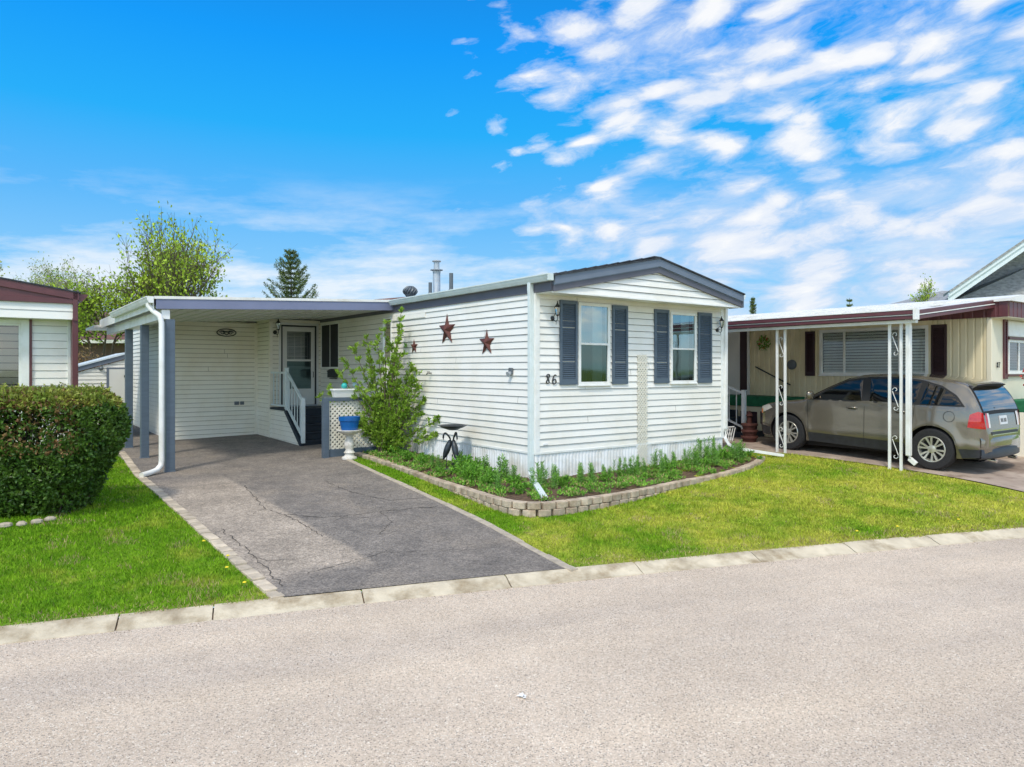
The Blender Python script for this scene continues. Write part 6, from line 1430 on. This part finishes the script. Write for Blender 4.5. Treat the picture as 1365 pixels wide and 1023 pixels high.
# ================================================================== SKY, SUN, CAMERA
w=bpy.data.worlds.new('World'); scene.world=w; w.use_nodes=True; nt=w.node_tree; N=nt.nodes; L=nt.links; N.clear()
SUN_EL=54; SUN_DIR=Vector((-.80*UX*1.0-.60*VX,-.80*UY-.60*VY,0)).normalized()   # from the left and somewhat from the street
az=math.atan2(SUN_DIR.x,SUN_DIR.y)
sk=N.new('ShaderNodeTexSky'); sk.sky_type='NISHITA'; sk.sun_disc=False; sk.sun_elevation=R(SUN_EL); sk.sun_rotation=az; sk.air_density=1.0; sk.dust_density=.6; sk.ozone_density=3.0
tc=N.new('ShaderNodeTexCoord'); nv=tc.outputs['Generated']
sx=N.new('ShaderNodeSeparateXYZ'); L.new(nv,sx.inputs[0])
def mth(op,a,b_=None,c=None):
    q_=N.new('ShaderNodeMath'); q_.operation=op
    for i,x in enumerate((a,b_,c)):
        if x is None: continue
        if hasattr(x,'is_output'): L.new(x,q_.inputs[i])
        else: q_.inputs[i].default_value=x
    return q_.outputs[0]
# clear-sky tint by elevation, mixed over the Nishita sky
el=mth('MAXIMUM',sx.outputs['Z'],0.0)
gr=N.new('ShaderNodeValToRGB'); L.new(el,gr.inputs['Fac']); cr=gr.color_ramp
cr.elements[0].position=0; cr.elements[0].color=(.60,.88,1.0,1); cr.elements[1].position=1; cr.elements[1].color=(.02,.20,.62,1)
for p_,c_ in ((.06,(.40,.72,1.0)),(.13,(.24,.61,1.0)),(.22,(.10,.49,1.0)),(.31,(.012,.44,1.0)),(.41,(.0,.34,1.0)),(.5,(.004,.25,.80))):
    e_=cr.elements.new(p_); e_.color=(*c_,1)
bgm=mixn(N,L,.93,mixn(N,L,1.0,sk.outputs['Color'],(.11,.11,.11),'MULTIPLY'),gr.outputs['Color'])
# cloud field laid out by compass direction and elevation
px_=mth('ARCTAN2',sx.outputs['X'],sx.outputs['Y']); py_=mth('MULTIPLY',mth('ARCSINE',sx.outputs['Z']),2.0)
cb=N.new('ShaderNodeCombineXYZ'); L.new(px_,cb.inputs[0]); L.new(py_,cb.inputs[1])
def vmap(rot,sc,loc):
    m1=N.new('ShaderNodeMapping'); L.new(cb.outputs[0],m1.inputs['Vector']); m1.inputs['Rotation'].default_value=(0,0,R(rot)); m1.inputs['Location'].default_value=(*loc,0)
    m2=N.new('ShaderNodeMapping'); L.new(m1.outputs[0],m2.inputs['Vector']); m2.inputs['Scale'].default_value=(*sc,1); return m2.outputs[0]
va=vmap(-24,(1.0,1.35),(3.1,1.4))
wn_=N.new('ShaderNodeTexNoise'); wn_.inputs['Scale'].default_value=6; wn_.inputs['Detail'].default_value=4; L.new(va,wn_.inputs['Vector'])
wv=N.new('ShaderNodeVectorMath'); wv.operation='MULTIPLY_ADD'; L.new(wn_.outputs['Color'],wv.inputs[0]); wv.inputs[1].default_value=(.13,.10,0); L.new(va,wv.inputs[2])
vo_=N.new('ShaderNodeTexVoronoi'); vo_.feature='SMOOTH_F1'; vo_.inputs['Scale'].default_value=14; vo_.inputs['Smoothness'].default_value=.7; L.new(wv.outputs[0],vo_.inputs['Vector'])
cell=ramp(N,L,vo_.outputs['Distance'],.10,.58,(1,1,1),(0,0,0))
c1=noi(N,L,wv.outputs[0],15,10,.66); c2=noi(N,L,va,2.6,3,.5)
mus=mth('ADD',mth('ADD',mth('MULTIPLY',c1,.42),mth('MULTIPLY',c2,.34)),mth('MULTIPLY',cell,.21))
cov=N.new('ShaderNodeVectorMath'); cov.operation='DOT_PRODUCT'; L.new(nv,cov.inputs[0]); cov.inputs[1].default_value=Vector((.56,.78,.24)).normalized()
cm=N.new('ShaderNodeMapRange'); L.new(cov.outputs['Value'],cm.inputs['Value']); cm.inputs['From Min'].default_value=.675; cm.inputs['From Max'].default_value=.91; cm.inputs['To Min'].default_value=-.24; cm.inputs['To Max'].default_value=.122; cm.interpolation_type='SMOOTHSTEP'
bk=N.new('ShaderNodeMapRange'); L.new(sx.outputs['Y'],bk.inputs['Value']); bk.inputs['From Min'].default_value=.25; bk.inputs['From Max'].default_value=-.30; bk.inputs['To Min'].default_value=0; bk.inputs['To Max'].default_value=.36  # extra unseen cloud cover behind the camera, added to light the front faces
up=N.new('ShaderNodeMapRange'); L.new(sx.outputs['Z'],up.inputs['Value']); up.inputs['From Min'].default_value=.52; up.inputs['From Max'].default_value=.78; up.inputs['To Max'].default_value=.30  # unseen overhead cloud, added to make the fill light less blue
cs=mth('ADD',mth('ADD',mth('ADD',mus,cm.outputs['Result']),bk.outputs['Result']),up.outputs['Result'])
dens=ramp(N,L,cs,.465,.65)
vh=vmap(-6,(1.0,2.2),(7.7,2.2))
hz=ramp(N,L,noi(N,L,vh,3.4,8,.64),.46,.64); lowm=ramp(N,L,el,.12,.26,(1,1,1),(0,0,0)); hzf=mth('MULTIPLY',mth('MULTIPLY',hz,lowm),.92)
shade=ramp(N,L,mth('ADD',mth('MULTIPLY',c1,.6),mth('MULTIPLY',cell,.3)),.30,.62,(.62,.74,.95),(1.0,1.0,1.0))
sky1=mixn(N,L,hzf,bgm,(.84,.92,1.0))
sky2=mixn(N,L,mth('MULTIPLY',dens,.95),sky1,shade)
gn=N.new('ShaderNodeMapRange'); L.new(sx.outputs['Y'],gn.inputs['Value']); gn.inputs['From Min'].default_value=.1; gn.inputs['From Max'].default_value=-.5; gn.inputs['To Min'].default_value=0; gn.inputs['To Max'].default_value=1
sky3=mixn(N,L,gn.outputs['Result'],sky2,mixn(N,L,1.0,sky2,(2.35,2.10,1.80),'MULTIPLY'))  # sky behind the camera boosted and warmed as added fill light
bg=N.new('ShaderNodeBackground'); L.new(sky3,bg.inputs['Color']); bg.inputs['Strength'].default_value=1.0
wo_=N.new('ShaderNodeOutputWorld'); L.new(bg.outputs[0],wo_.inputs['Surface'])
ld=bpy.data.lights.new('sun','SUN'); ld.energy=2.5; ld.angle=R(7); ld.color=(1,.93,.80); lo_=bpy.data.objects.new('sun',ld); COL.objects.link(lo_)
sd_=Vector((SUN_DIR.x*math.cos(R(SUN_EL)),SUN_DIR.y*math.cos(R(SUN_EL)),math.sin(R(SUN_EL)))); lo_.rotation_euler=sd_.to_track_quat('Z','Y').to_euler(); lo_.location=(0,0,30)
cd=bpy.data.cameras.new('camera'); co=bpy.data.objects.new('camera',cd); COL.objects.link(co); co.location=(0,0,2.2); co.rotation_euler=(R(90),0,0)
cd.sensor_width=36; cd.lens=950/1365*36; cd.shift_x=0; cd.shift_y=-18.5/1365; cd.clip_start=.05; cd.clip_end=3000
scene.camera=co
for o in bpy.data.objects:
    if '_b' in o: del o['_b']
scene.render.engine='CYCLES'; scene.view_settings.view_transform='Standard'; scene.view_settings.look='None'; scene.view_settings.exposure=0; scene.view_settings.gamma=1
scene.cycles.max_bounces=8; scene.cycles.transparent_max_bounces=16
